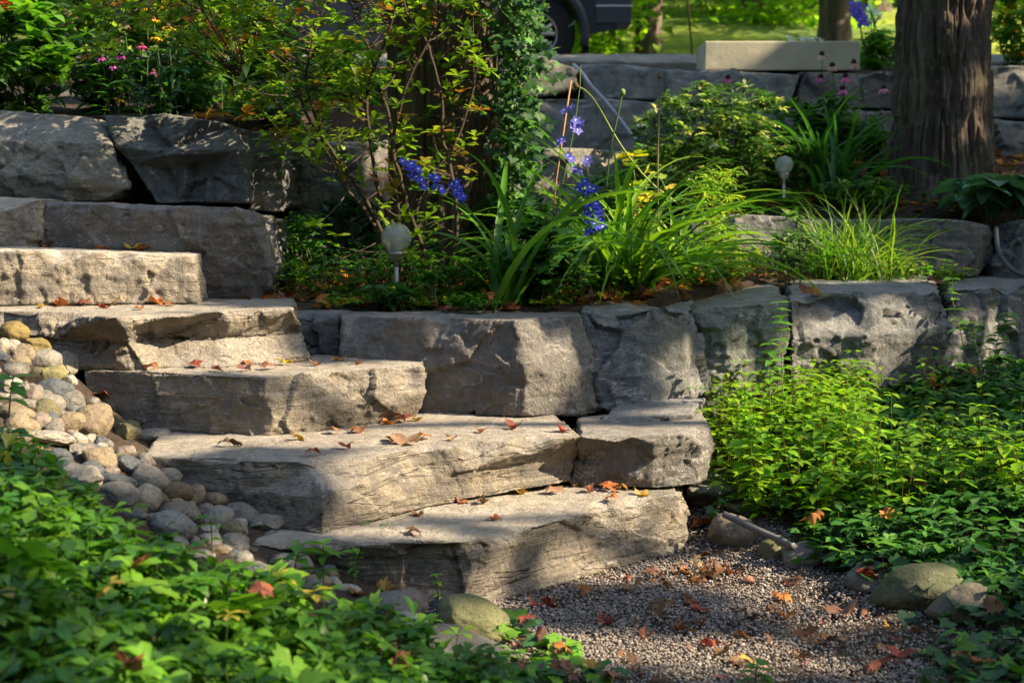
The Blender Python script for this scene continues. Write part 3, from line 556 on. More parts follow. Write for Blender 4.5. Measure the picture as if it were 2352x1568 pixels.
# ivy clad left trunk
bL = PY(1040, 500, 6.15); bL[2] = zterr(bL[0], bL[1])[0]-.08
tl = empty('ivy_clad_tree', bL, 'brown tree trunk behind the azalea, its right side covered in ivy', 'tree')
trunk(bL, [(0, .30), (.15, .26), (.35, .235), (.8, .22), (1.4, .215), (2, .22), (6, .17)], tl, 15, nth=320, nz=800, amp=.013, ridge=36, lean=(-.05, 0))
_, cc = crown('crown', tl, bL+np.array([1.0, .8, 7.0]), (3.2, 3.0, 1.6), 7000, 12); limbs(tl, bL+np.array([-.28, 0, 5.8]), cc, .1, 2)
# unseen shade trees added right of the view, crowns carved to leave sun patches
for i, (x, y, cx, cy, cz, rx, ry, rz, n, sd) in enumerate(((10.2, 3.2, 8.2, 3.6, 6.6, 3.6, 3.6, 2.2, 46000, 21), (12.5, 8.2, 9.6, 7.2, 7.6, 4.2, 3.4, 2.4, 36000, 22), (9.4, -1.2, 8.0, .8, 6.2, 3.4, 2.8, 2.0, 14000, 23))):
    zb = float(zterr(x, y)[0])
    t = empty('shade_tree', (x, y, zb), ('unseen maple tree added off the right edge to shade the steps', 'unseen maple tree added off the right edge to shade the terraces', 'unseen maple tree added off the right edge to shade the left ground cover')[i], 'tree')
    trunk((x, y, zb), [(0, .3), (.3, .24), (cz-rz*.6-zb, .17)], t, 31+i, nth=60, nz=80, amp=.012, ridge=20)
    o, cc = crown('crown', t, (cx, cy, cz), (rx, ry, rz), n, sd, size=.12); limbs(t, (x, y, cz-rz*.7), cc, .09, 3+i, 20)
# ------------------------------------------------------------------ cobbles
M_COB = None
m, nt, b = nm('cobble'); k = NT(nt); oi = k.n('ShaderNodeObjectInfo'); tc = k.n('ShaderNodeTexCoord'); v = tc.outputs['Object']; c0 = oi.outputs['Color']
n1 = k.noise(v, 18, 6, .7); n2 = k.noise(v, 120, 4, .7); n3 = k.noise(v, 50, 5, .7)
c = k.mix(k.ramp(n1, .35, .7), c0, k.mix(1.0, c0, (1.35, 1.28, 1.15), 'MULTIPLY')); c = k.mix(k.math('MULTIPLY', k.ramp(n2, .52, .62), .75), c, k.mix(1.0, c0, (.4, .38, .36), 'MULTIPLY'))
c = k.mix(k.math('MULTIPLY', k.ramp(n3, .6, .7), .4), c, (.42, .40, .34)); k.l(c, b.inputs['Base Color']); b.inputs['Roughness'].default_value = .78
k.l(k.bump(k.math('ADD', n2, n3), .0035, .8), b.inputs['Normal']); M_COB = m
def ico(sub):
    t = (1+5**.5)/2; V = [(-1,t,0),(1,t,0),(-1,-t,0),(1,-t,0),(0,-1,t),(0,1,t),(0,-1,-t),(0,1,-t),(t,0,-1),(t,0,1),(-t,0,-1),(-t,0,1)]
    V = [np.array(v_, float)/np.linalg.norm(v_) for v_ in V]
    Fc = [(0,11,5),(0,5,1),(0,1,7),(0,7,10),(0,10,11),(1,5,9),(5,11,4),(11,10,2),(10,7,6),(7,1,8),(3,9,4),(3,4,2),(3,2,6),(3,6,8),(3,8,9),(4,9,5),(2,4,11),(6,2,10),(8,6,7),(9,8,1)]
    for _ in range(sub):
        cache = {}; nf = []
        def md(a, b_):
            kk = (min(a, b_), max(a, b_))
            if kk not in cache: q = V[a]+V[b_]; V.append(q/np.linalg.norm(q)); cache[kk] = len(V)-1
            return cache[kk]
        for a, b_, c_ in Fc:
            x, y, z = md(a, b_), md(b_, c_), md(c_, a); nf += [(a, x, z), (b_, y, x), (c_, z, y), (x, y, z)]
        Fc = nf
    return np.array(V), np.array(Fc)
ICO4 = ico(4); ICO3 = ico(3); ICO1 = ico(1)
def pebble_shape(seed, ang=0., sub=ICO4):
    V, Fc = sub; V = V.copy(); q = V+seed*3.1
    if ang > 0:
        rg = np.random.default_rng(seed)
        for _ in range(9):
            nn = rg.normal(size=3); nn /= np.linalg.norm(nn); d = np.clip(V@nn-rg.uniform(.62, .8), 0, None); V -= d[:, None]*nn*ang
    r = 1+fbm(q*1.0, seed, 2)*.14+fbm(q*5, seed+3, 3)*.018+ang*fbm(q*3, seed+5, 3)*.05
    return V*r[:, None], Fc
_pm = {}
def cobble(px, py_, w_, h_, tilt, col, label, ang=0., name='cobble', cat='cobble', lift=None, group='river cobbles piled beside the steps', dz=0):
    """w_, h_ in photo pixels; the stone rests on the bank where its pixel meets the ground"""
    p = hitT(px, py_+h_*.12); sc = p[1]/F; a = w_*sc*.58; c_ = h_*sc*.60; b_ = (a*.55+c_*.45)
    sd = int(px*7+py_*3) % 9973; V, Fc = pebble_shape(sd, ang)
    me = mk(name, V*np.array([a, b_, c_]), [Fc]); o = link(name, me, M_COB, None, p+np.array([0, 0, c_*.55+dz])); o.color = (*[c__*.70 for c__ in col], 1)
    o.rotation_euler = (random.Random(sd).uniform(-.2, .2), -math.radians(tilt), random.Random(sd+1).uniform(-.3, .3))
    return tag(o, label, cat, group)
OC, TN, PG, BG, WH, OL, PK, BR, SG2 = (.22,.165,.05), (.25,.20,.13), (.24,.225,.195), (.085,.10,.115), (.34,.315,.275), (.15,.135,.065), (.22,.18,.155), (.14,.10,.06), (.165,.16,.145)
for r_ in (
 (30,774,60,47,0,OC,'rounded mustard yellow cobble at the top left, against the split step'),
 (83,804,65,38,-20,OC,'angular mustard cobble just right of the rounded mustard one',1),
 (55,827,47,45,-40,TN,'tan wedge shaped cobble below the angular mustard one',1),
 (102,842,73,50,15,PG,'pale grey pitted cobble lying above the olive yellow cobble'),
 (138,815,36,34,30,PG,'small pale grey cobble touching the split step'),
 (155,845,45,44,-40,PG,'grey wedge cobble between the pitted cobble and the tan oval one',1),
 (193,835,57,38,-25,TN,'tan yellow oval cobble in sun at the foot of the split step'),
 (121,872,62,47,10,(.30,.27,.12),'olive yellow blocky cobble under the pale pitted one',.7),
 (7,800,27,29,0,WH,'little white cobble cut by the left edge, under the mustard one'),
 (35,858,66,32,5,PG,'flat pale cobble left of the olive yellow cobble'),
 (17,902,60,50,0,WH,'rough white stone at the left edge among cobbles',1),
 (50,900,43,32,10,PG,'chalky angular cobble right of the rough white stone',1),
 (123,910,77,50,12,BG,'dark blue grey smooth cobble at the left end of the third step'),
 (77,922,40,40,0,PK,'pinkish grey cobble left of the dark blue grey one'),
 (163,935,55,50,10,SG2,'speckled grey round cobble under the dark blue grey one'),
 (108,952,62,43,-35,OL,'olive brown cobble left of the speckled grey one'),
 (40,955,82,36,-8,TN,'long tan cobble left of the olive brown one'),
 (93,977,50,43,10,PK,'grey tan cobble below the olive brown one'),
 (160,979,64,43,15,TN,'warm tan cobble left of the largest beige cobble'),
 (217,988,76,86,-50,TN,'largest beige egg shaped cobble, tilted on end'),
 (244,970,40,38,0,OL,'olive grey cobble tucked behind the largest beige one'),
 (43,983,60,42,-12,TN,'tan cobble behind the bright leaf at the left edge'),
 (123,994,43,30,0,SG2,'small grey cobble left of the largest beige one'),
 (288,999,57,42,0,OL,'faceted olive brown stone right of the largest beige cobble',1),
 (350,1012,70,38,8,PG,'grey cobble with a tiny sprout at the foot of the third step',.5),
 (22,1002,44,24,0,PG,'small pale cobble low at the left edge'),
 (110,1012,102,30,-6,WH,'rough flat white stone under the tan cobbles',1),
 (230,1062,78,52,-8,TN,'beige blocky cobble below the largest beige one',.6),
 (288,1044,46,26,10,PK,'small pinkish cobble between the beige blocky one and the second step'),
 (138,1068,60,50,-20,BG,'blue grey pitted cobble left of the white angular one'),
 (190,1098,87,47,-5,WH,'white angular rock above the long blue grey cobble',1),
 (300,1078,74,36,-28,BG,'slanting blue grey cobble against the second step end'),
 (342,1112,78,56,-25,SG2,'green grey cobble with a dimple, leaning on its neighbours'),
 (388,1103,50,36,-10,SG2,'green grey round cobble touching the end of the second step'),
 (267,1110,77,30,-14,BG,'long blue grey cobble under the slanting one'),
 (404,1141,72,46,8,BR,'brown smooth oval cobble beside the second step'),
 (277,1147,80,52,-14,SG2,'broad beige grey cobble half covered by leaves'),
 (338,1158,62,60,-35,PG,'grey tilted cobble left of the brown smooth one'),
 (448,1148,40,46,-40,TN,'tan speckled cobble right of the brown smooth one'),
 (498,1154,55,32,0,TN,'beige dome shaped cobble at the foot of the second step'),
 (415,1182,93,42,-6,(.20,.17,.14),'brown grey angular cobble under the brown smooth one',.8),
 (472,1177,36,28,5,PK,'small pinkish cobble with a leaf behind it'),
 (502,1199,66,48,20,PG,'blue grey pitted cobble with a sprout in front of it'),
 (557,1190,74,46,-22,SG2,'long grey pitted cobble beside the second step'),
 (607,1213,84,42,16,PG,'angular pitted pale cobble where the second step meets the lowest',1),
 (533,1224,58,38,0,OL,'olive round cobble below the long grey pitted one'),
 (398,1222,100,62,-8,(.20,.20,.20),'biggest dark grey rounded cobble, lowest of the pile'),
 (308,1188,58,20,0,BG,'sliver of a grey cobble behind sprouting leaves'),
 (357,1200,50,26,-5,PK,'small mauve cobble left of the biggest dark grey one'),
 (397,1247,64,26,-15,PG,'pale flat cobble under the biggest dark grey one'),
 (446,1250,26,26,0,SG2,'tiny grey cobble right of the pale flat one'),
 (480,1248,54,32,0,WH,'white angular cobble left of the ivy covered one',.8),
 (540,1252,54,38,-5,PG,'pale cobble with an ivy leaf on it'),
 (505,1270,50,26,10,TN,'tan flat cobble in front of the white angular one'),
 (467,1280,56,24,-8,WH,'whitish cobble glimpsed through the leaves'),
 (670,1308,86,50,-10,(.19,.18,.18),'smooth dark grey cobble leaning on the lowest step'),
 (593,1317,62,34,-6,PG,'pale cobble in the leaves left of the smooth dark grey one'),
 (648,1330,34,22,0,OL,'small mottled cobble below the smooth dark grey one'),
 (730,1341,62,30,-6,TN,'pale tan cobble in front of the lowest step'),
 (762,1330,30,34,0,OL,'mossy cobble right of the pale tan one'),
 (800,1360,60,26,-5,WH,'whitish flat cobble with curled leaves behind it'),
 (940,1388,76,44,-18,PK,'mauve grey cobble on top of the flat ones at the gravel corner'),
 (908,1400,98,50,-12,SG2,'grey olive cobble under the mauve grey one'),
 (952,1412,40,50,0,OL,'mossy cobble end right of the mauve grey one'),
 (944,1430,70,30,-8,WH,'pale flat cobble at the gravel corner, under the grey olive one'),
 (1024,1402,68,38,-5,BG,'dark blue grey cobble alone at the corner of the lowest step')):
    cobble(*r_[:7], ang=(r_[7] if len(r_) > 7 else 0))
rg = np.random.default_rng(77); n_ = 0
for t in range(2500):       # the half buried ones between
    px, py_ = rg.uniform(-60, 900), rg.uniform(740, 1420)
    lo = np.interp(px, [-60, 60, 150, 250, 400, 560, 700, 850], [740, 790, 850, 930, 1080, 1165, 1260, 1350]); hi = lo+np.interp(px, [-60, 100, 300, 600, 900], [270, 230, 190, 120, 70])
    if not lo+8 < py_ < hi: continue
    s_ = rg.uniform(28, 54); cobble(px, py_, s_, s_*rg.uniform(.55, .8), rg.uniform(-30, 30), [TN, PG, SG2, OL, PK, BG, WH][rg.integers(0, 7)], 'small river cobble half buried between the larger ones beside the steps', ang=float(rg.integers(0, 2)), dz=-.012); n_ += 1
    if n_ > 165: break
# boulders along the gravel edge
BGp = 'boulders edging the gravel'
for r_ in ((1090,1440,180,92,-16,(.16,.165,.07),'mossy yellow green boulder at the left edge of the gravel',.4),(1075,1500,260,80,-18,(.13,.125,.11),'flat dark stone slab under leaves in front of the mossy boulder',.8),
           (1683,1235,104,78,-4,(.20,.17,.13),'brown round boulder under the end of the grey pipe',.2),(1785,1268,80,62,8,(.16,.16,.08),'dark mossy boulder under the middle of the pipe',.3),
           (1852,1284,118,72,6,(.19,.18,.165),'rough grey boulder with ivy right of the pipe',.5),(2010,1335,130,66,6,(.15,.145,.13),'dark boulder almost covered by ivy leaves',.3),
           (2112,1368,196,104,12,(.105,.115,.055),'largest mossy green boulder at the right with ivy at its foot',.15),(2228,1412,158,96,8,(.16,.14,.10),'tan rounded boulder right of the largest mossy one',.1),
           (2330,1440,90,66,-6,(.24,.23,.18),'pale boulder at the right edge behind ivy',.2),(1710,1166,84,40,-4,(.16,.16,.09),'flat mossy stone behind the upper end of the pipe',.4),
           (1618,1150,80,46,0,(.15,.16,.15),'grey stone between the lowest step and the bright weeds',.7)):
    cobble(*r_[:7], ang=r_[7], name='boulder', cat='boulder', group=BGp, dz=-.01)
# ------------------------------------------------------------------ gravel
m, nt, b = nm('gravel'); k = NT(nt); v = k.n('ShaderNodeTexCoord').outputs['Object']; a_ = k.n('ShaderNodeAttribute', attribute_name='Col')
n2 = k.noise(v, 400, 3, .7); c = k.mix(k.ramp(n2, .4, .7), a_.outputs['Color'], k.mix(1.0, a_.outputs['Color'], (.7, .68, .66), 'MULTIPLY')); k.l(c, b.inputs['Base Color']); b.inputs['Roughness'].default_value = .75
M_GRAV = m; mb = MB(); rg = np.random.default_rng(5)
N_ = 165000; P = np.column_stack([rg.uniform(-.6, 1.9, N_), rg.uniform(2.3, 4.75, N_)])
edge = np.interp(P[:, 0], [-.6, -.35, -.1, .3, .65, 1.9], [3.5, 3.6, 3.78, 4.05, 4.6, 5.2]); redge = np.interp(P[:, 1], [2.3, 3.1, 3.5, 3.8, 4.2, 4.75], [1.75, 1.4, 1.2, 1.05, .86, .7]); ledge_ = np.interp(P[:, 1], [2.3, 3, 3.6, 4], [0, -.1, -.25, -.3])
P = P[(rg.random(len(P)) < .35+1.2*sstep(-.5, .3, fbm(np.column_stack([P*5, P[:, 0]*0]), 4, 3)))|(P[:, 1] > 99)]; edge = np.interp(P[:, 0], [-.6, -.35, -.1, .3, .65, 1.9], [3.5, 3.6, 3.78, 4.05, 4.6, 5.2]); redge = np.interp(P[:, 1], [2.3, 3.1, 3.5, 3.8, 4.2, 4.75], [1.75, 1.4, 1.2, 1.05, .86, .7]); ledge_ = np.interp(P[:, 1], [2.3, 3, 3.6, 4], [0, -.1, -.25, -.3])
P = P[(P[:, 1] < edge+.15) & (P[:, 0] < redge+.05) & (P[:, 0] > ledge_)]
z = zterr(P[:, 0], P[:, 1]); T = np.column_stack([P, np.maximum(z, -.012)+rg.uniform(-.002, .012, len(P))])
k_ = len(T); S = rg.uniform(.0026, .0050, k_)*np.where(rg.random(k_) < .04, 1.7, 1); pal = np.array([(.40,.34,.30),(.31,.27,.24),(.23,.205,.195),(.38,.31,.25),(.30,.22,.17),(.19,.18,.18),(.42,.37,.33)])
for sd in range(4):
    V, Fc = pebble_shape(sd+3, .6, ICO1); V = V*np.array([1, .8, .62]); sl_ = slice(sd, None, 4); kk = len(T[sl_])
    mb.inst((V, [Fc]), rotm(rg.uniform(0, 6.28, kk), rg.uniform(-.5, .5, kk), rg.uniform(-.5, .5, kk)), T[sl_], S[sl_], pal[rg.integers(0, len(pal), kk)]*rg.uniform(.55, 1.0, (kk, 1)))
tag(mb.obj('gravel', M_GRAV), 'loose pea gravel of the path in front of the steps', 'gravel', kind='stuff')
print('gravel', k_)
# ------------------------------------------------------------------ lamps, pipe, hose, planter
M_GLASS, nt, b = nm('crackle_glass'); k = NT(nt); v = k.n('ShaderNodeTexCoord').outputs['Object']
vo = k.n('ShaderNodeTexVoronoi', feature='DISTANCE_TO_EDGE'); k.l(v, vo.inputs['Vector']); vo.inputs['Scale'].default_value = 60
b.inputs['Base Color'].default_value = (.42, .47, .40, 1); b.inputs['Alpha'].default_value = .55; b.inputs['Roughness'].default_value = .12; b.inputs['Coat Weight'].default_value = .5
k.l(k.bump(k.ramp(vo.outputs['Distance'], 0, .05), .0009, .8), b.inputs['Normal'])
M_STEEL, nt, b = nm('brushed_steel'); k = NT(nt); v = k.n('ShaderNodeTexCoord').outputs['Object']; b.inputs['Base Color'].default_value = (.36, .34, .31, 1); b.inputs['Metallic'].default_value = .45
k.l(k.ramp(k.noise(k.mapp(v, (1, 1, 9)), 60, 4), .2, .9), b.inputs['Roughness'])
M_PIPE = mat_attr('grey_plastic', .5, .4, .0006, 30); M_CONC = mat_attr('cast_stone', .9, .2, .006, 7)
def lampy(px, pyg, r_px, Y_, pyb, label):
    g = PY(px, pyg, Y_); bs = PY(px, pyb, Y_); bs[2] = zterr(bs[0], bs[1])[0]-.03; R_ = r_px*Y_/F
    e = empty('solar_lamp', (g[0], g[1], bs[2]), label, 'garden lamp', 'solar globe lamps in the beds')
    mb = MB(); a = np.linspace(-1.15, 1.57, 22); mb.lathe([(R_*math.cos(t)+1e-5, R_*math.sin(t)) for t in a], g, (1, 1, 1), 40); mb.obj('globe', M_GLASS, e)
    mb = MB(); z0 = -R_*.90
    mb.lathe([(.001, R_*.05), (R_*.30, R_*.0), (R_*.34, -R_*.35), (R_*.40, -R_*.86)], g, (.5, .5, .48), 24); mb.obj('light_unit', M_PIPE, e); mb = MB()
    mb.lathe([(R_*.45, z0+.002), (R_*.56, z0-.0), (R_*.58, z0-R_*.18), (R_*.50, z0-R_*.22), (R_*.50, z0-R_*.42), (R_*.34, z0-R_*.60), (R_*.22, z0-R_*.68), (R_*.17, z0-R_*.75), (R_*.17, z0-R_*.95), (0.001, z0-R_*.95)], g, (1, 1, 1), 32); mb.obj('collar', M_STEEL, e)
    mb = MB(); mb.tube([(g[0], g[1], g[2]+z0-R_*.8), (g[0]+.002, g[1], bs[2])], R_*.15, (1, 1, 1), 14); mb.obj('pole', M_STEEL, e)
lampy(910, 546, 35, 5.35, 665, 'solar stake lamp with crackled glass globe in front of the azalea stems')
lampy(1801, 379, 21, 7.15, 470, 'small solar globe lamp by the variegated shrub')
def tubepx(name, pts, r, col, label, cat, mat=None, n=12):
    P_ = np.array([PY(*q) for q in pts]); t = np.linspace(0, 1, len(P_)); tt = np.linspace(0, 1, len(P_)*8)
    Q_ = np.column_stack([np.interp(tt, t, P_[:, i]) for i in range(3)])
    for _ in range(6): Q_[1:-1] = (Q_[:-2]+2*Q_[1:-1]+Q_[2:])/4
    mb = MB(); mb.tube(Q_, r, col, n); return tag(mb.obj(name, mat or M_PIPE, origin=Q_[-1]), label, cat)
tubepx('pipe', [(1662,1180,4.30),(1720,1208,4.24),(1775,1232,4.18),(1822,1254,4.10)], .0105, (.10,.10,.10), 'grey pipe end lying across the brown boulder into the ivy', 'pipe')
tubepx('hose', [(1318,150,9.25),(1335,165,9.05),(1355,195,8.85),(1395,238,8.70),(1432,285,8.60),(1462,325,8.45)], .012, (.30,.31,.34), 'grey hose draped down the far wall', 'hose')
tubepx('hose', [(2288,525,6.62),(2290,560,6.5),(2298,590,6.45),(2325,622,6.4),(2370,640,6.35),(2420,650,6.3)], .011, (.06,.065,.07), 'dark hose curving round the block at the right edge', 'hose')
p0 = PY(1618, 158, 9.15); p1 = PY(1975, 162, 9.15); ln = p1[0]-p0[0]; hh_ = (158-93)*9.15/F; ce = (p0+p1)/2; zb = p0[2]-.01
e = empty('planter_trough', (ce[0], 9.35, zb), 'long pale stone trough with white flowers standing on the far wall', 'planter')
mb = MB(); C_ = (.40, .38, .29); t_ = .05; dp = .40
mb.box((ce[0], 9.15+t_/2, zb+hh_/2), (ln, t_, hh_), C_); mb.box((ce[0], 9.15+dp-t_/2, zb+hh_/2), (ln, t_, hh_), C_)
mb.box((p0[0]+t_/2, 9.15+dp/2, zb+hh_/2), (t_, dp-2*t_, hh_-.003), C_); mb.box((p1[0]-t_/2, 9.15+dp/2, zb+hh_/2), (t_, dp-2*t_, hh_-.003), C_)
o = mb.obj('trough', M_CONC, e, smooth=False); bv = o.modifiers.new('b', 'BEVEL'); bv.width = .008; bv.segments = 2
mb = MB(); mb.box((ce[0], 9.15+dp/2, zb+hh_*.4), (ln-2*t_-.004, dp-2*t_-.004, hh_*.8), (.05, .035, .02)); mb.obj('soil', M_CONC, e, smooth=False)
# ------------------------------------------------------------------ car
M_PAINT, nt, b = nm('car_paint'); b.inputs['Roughness'].default_value = .35; b.inputs['Coat Weight'].default_value = .3; b.inputs['Coat Roughness'].default_value = .08
k = NT(nt); v = k.n('ShaderNodeTexCoord').outputs['Object']; k.l(k.mix(k.ramp(k.noise(v, 3, 5), .4, .8), (.008, .013, .024), (.016, .02, .028)), b.inputs['Base Color'])
M_TYRE = mat_attr('rubber', .85, .2, .002, 30); M_RIM = mat_attr('rim_metal', .4, .5, .0005, 20, .7); M_WIN = mat_attr('dark_glass', .08, .6); M_LAMPR = mat_attr('red_lens', .2, .6)
YC = 13.7; wr = PY(1232, 78, YC); wf = PY(446, 62, YC); zg = wr[2]-.37; zb0 = float(zterr(wr[0], YC)[0])
car = empty('parked_car', ((wr[0]+wf[0])/2, YC+.9, zg), 'dark blue car parked above the far wall, rear wheel beside the ivy trunk', 'car')
xr, xf = wr[0], wf[0]; W_ = 1.8; sx_ = (xr-xf)
prof = [(xr+.84, .62), (xr+.86, .80), (xr+.80, 1.15), (xr+.62, 1.55), (xr+.42, 1.78), (xr-.2, 1.84), (xf+1.1, 1.80), (xf+.35, 1.22), (xf-.55, 1.10), (xf-.85, .92), (xf-.90, .55), (xf-.80, .34)]
def arch(cx, r=.47): return [(cx+r*math.cos(a), .37+r*math.sin(a)) for a in np.linspace(math.pi+.05, -.05, 13)]
low = [(xf-.55, .30)]+arch(xf)+[(xf+.55, .28), (xr-.55, .28)]+arch(xr)+[(xr+.52, .36), (xr+.76, .42)]
import bmesh
bmm = bmesh.new(); loop = prof[::-1][::-1]; poly = prof+low
fr = [bmm.verts.new((x, YC, zg+z_)) for x, z_ in poly]; bk = [bmm.verts.new((x, YC+W_, zg+z_+(.24 if z_ < .5 and x > xr else 0))) for x, z_ in poly]
bmm.faces.new(fr); bmm.faces.new(bk[::-1])
for i in range(len(poly)): j = (i+1) % len(poly); bmm.faces.new((fr[j], fr[i], bk[i], bk[j]))
bmesh.ops.triangulate(bmm, faces=[f for f in bmm.faces if len(f.verts) > 4]); bmesh.ops.recalc_face_normals(bmm, faces=bmm.faces)
bme = bpy.data.meshes.new('body'); org = Vector(car.location)
for vv_ in bmm.verts: vv_.co -= org
bmm.to_mesh(bme); bmm.free(); bo = link('body', bme, M_PAINT); bo.parent = car; bv = bo.modifiers.new('b', 'BEVEL'); bv.width = .03; bv.segments = 3; bv.limit_method = 'ANGLE'
def carbox(nm_, x0, x1, z0, z1, y0, dy, col, mat):
    mb = MB(); mb.box(((x0+x1)/2, y0+dy/2, zg+(z0+z1)/2), (x1-x0, dy, z1-z0), col); o = mb.obj(nm_, mat, car, smooth=False); bv = o.modifiers.new('b', 'BEVEL'); bv.width = min(.012, (z1-z0)*.3, dy*.3); bv.segments = 2
carbox('bumper', xr+.56, xr+.90, .46, .70, YC-.02, .5, (.03,.035,.045), M_PIPE); carbox('bumper_trim', xr+.56, xr+.905, .615, .635, YC-.03, .02, (.35,.35,.37), M_PIPE)
carbox('tail_lamp', xr+.66, xr+.80, .80, 1.02, YC-.012, .05, (.5,.02,.02), M_LAMPR); carbox('mud_flap', xr+.44, xr+.50, .10, .55, YC+.0, .24, (.01,.01,.01), M_TYRE)
carbox('window', xf+.95, xf+1.75, 1.22, 1.66, YC-.006, .03, (.02,.025,.03), M_WIN); carbox('window', xf+1.85, xr-.15, 1.22, 1.66, YC-.006, .03, (.02,.025,.03), M_WIN)
mb = MB(); a = np.linspace(math.pi+.1, -.25, 20)
for r0, r1, y0 in ((.43, .50, -.045),):
    pts = [(xr+.465*math.cos(t), YC-.02, zg+.37+.465*math.sin(t)) for t in a]; mb.tube(pts, .045, (.03,.035,.045), 10); mb.obj('wheel_flare', M_PIPE, car)
for cx in (xr, xf):
    for yy, sgn in ((YC+.02, -1), (YC+W_-.24, 1)):
        mb = MB(); pr = [(.20, 0), (.345, .0), (.37, .03), (.372, .19), (.345, .22), (.20, .22)]; n = 48; aa = np.arange(n)*2*np.pi/n
        V = np.stack([cx+np.outer([p[0] for p in pr], np.cos(aa)), yy+np.repeat(np.array([p[1] for p in pr])[:, None], n, 1), zg+.37+np.outer([p[0] for p in pr], np.sin(aa))], -1).reshape(-1, 3)
        i = np.arange(len(pr)-1)[:, None]*n; j = np.arange(n)[None]; j2 = (j+1) % n
        mb.raw(V, [np.stack([i+j, i+n+j, i+n+j2, i+j2], -1).reshape(-1, 4)], (.02, .02, .022)); wo = mb.obj('wheel', M_TYRE, car)
        mb = MB(); yf = yy+.02 if sgn < 0 else yy+.20
        for q in range(5):
            t = q*1.2566+.3; c1, s1 = math.cos(t), math.sin(t)
            for sgn2 in (-.28, .28):
                mb.tube([(cx+.04*c1, yf, zg+.37+.04*s1), (cx+.20*math.cos(t+sgn2), yf+.02, zg+.37+.20*math.sin(t+sgn2))], .024, (.5, .48, .43), 8)
        mb.tube([(cx+.205*math.cos(t), yf+.01, zg+.37+.205*math.sin(t)) for t in np.linspace(0, 6.283, 40)], .018, (.5, .48, .43), 8)
        mb.tube([(cx, yf-.015, zg+.37), (cx, yf+.05, zg+.37)], .055, (.4, .38, .34), 16)
        ro = mb.obj('rim', M_RIM, car); ro.parent = wo
print('car ground', zg, zb0)
# ------------------------------------------------------------------ vegetation
M_LEAF = mat_leaf('leaf', .42, .40); M_GLOSS = mat_leaf('glossy_leaf', .28, .55, (1.4, 1.7, .7), .3); M_STEM = mat_attr('stem', .7, .3, .001, 60); M_TWIG = mat_attr('twig_bark', .85, .2, .002, 90)
M_PETAL = mat_leaf('petal', .35, .6, (1.1, 1.1, 1.2), .2)
def proj(P):
    P = np.atleast_2d(P)-C0; d = P@FW; return 1176+F*P[:, 0]/d, 784-F*(P@UP)/d
def cvar(rg, cols, k, s=.22, w=None):
    cols = np.array(cols, float); i = rg.choice(len(cols), k, p=w); return cols[i]*rg.uniform(1-s, 1+s, (k, 1))*rg.uniform(.92, 1.08, (k, 3))
def whorls(mb, rg, P, tpl, nl, size, pitch, cols, jit=.15, w=None, tilt=.25, asp=None):
    """leaf rosettes at points P"""
    k = len(P); nl = rg.integers(nl[0], nl[1]+1, k); idx = np.repeat(np.arange(k), nl)
    a0 = rg.uniform(0, 6.28, k); j = np.concatenate([np.arange(n) for n in nl]); az = a0[idx]+j*2*np.pi/nl[idx]+rg.normal(0, jit, len(idx))
    ta = rg.uniform(0, 6.28, k); tm = np.abs(rg.normal(0, tilt, k))
    pi_ = rg.uniform(*pitch, len(idx))+tm[idx]*np.cos(az-ta[idx]); S = rg.uniform(*size, k)[idx]*rg.uniform(.75, 1.1, len(idx))
    C = cvar(rg, cols, k, .2, w)[idx]*rg.uniform(.85, 1.15, (len(idx), 1)); S3 = np.column_stack([S*(asp or 1), S, S])
    mb.inst(tpl, rotm(az, pi_, rg.normal(0, .2, len(idx))), P[idx]+rg.normal(0, .002, (len(idx), 3)), S3, C)
def stemlets(mb, A, B, r, col, n=4):
    """straight thin stems as boxes between A and B, vectorised"""
    k = len(A); d = B-A; L = np.linalg.norm(d, axis=1)+1e-9; z = d/L[:, None]; ref = np.where(np.abs(z[:, 2:3]) > .9, np.array([[1., 0, 0]]), np.array([[0, 0, 1.]]))
    x = np.cross(ref, z); x /= np.linalg.norm(x, axis=1)[:, None]; y = np.cross(z, x)
    a = np.arange(n)*2*np.pi/n; ring = r*(np.cos(a)[None, :, None]*x[:, None]+np.sin(a)[None, :, None]*y[:, None])
    V = np.concatenate([A[:, None]+ring, B[:, None]+ring*.7], 1).reshape(-1, 3); j = np.arange(n); j2 = (j+1) % n; q = np.stack([j, j2, n+j2, n+j], 1)
    mb.raw(V, [(q[None]+(np.arange(k)*2*n)[:, None, None]).reshape(-1, 4)], col)
def scatter(rg, n, x0, x1, y0, y1): return np.column_stack([rg.uniform(x0, x1, n), rg.uniform(y0, y1, n)])
def onT(XY): return np.column_stack([XY, zterr(XY[:, 0], XY[:, 1])])
GRN = [(.045, .12, .012), (.07, .16, .015), (.035, .09, .015), (.09, .18, .02)]
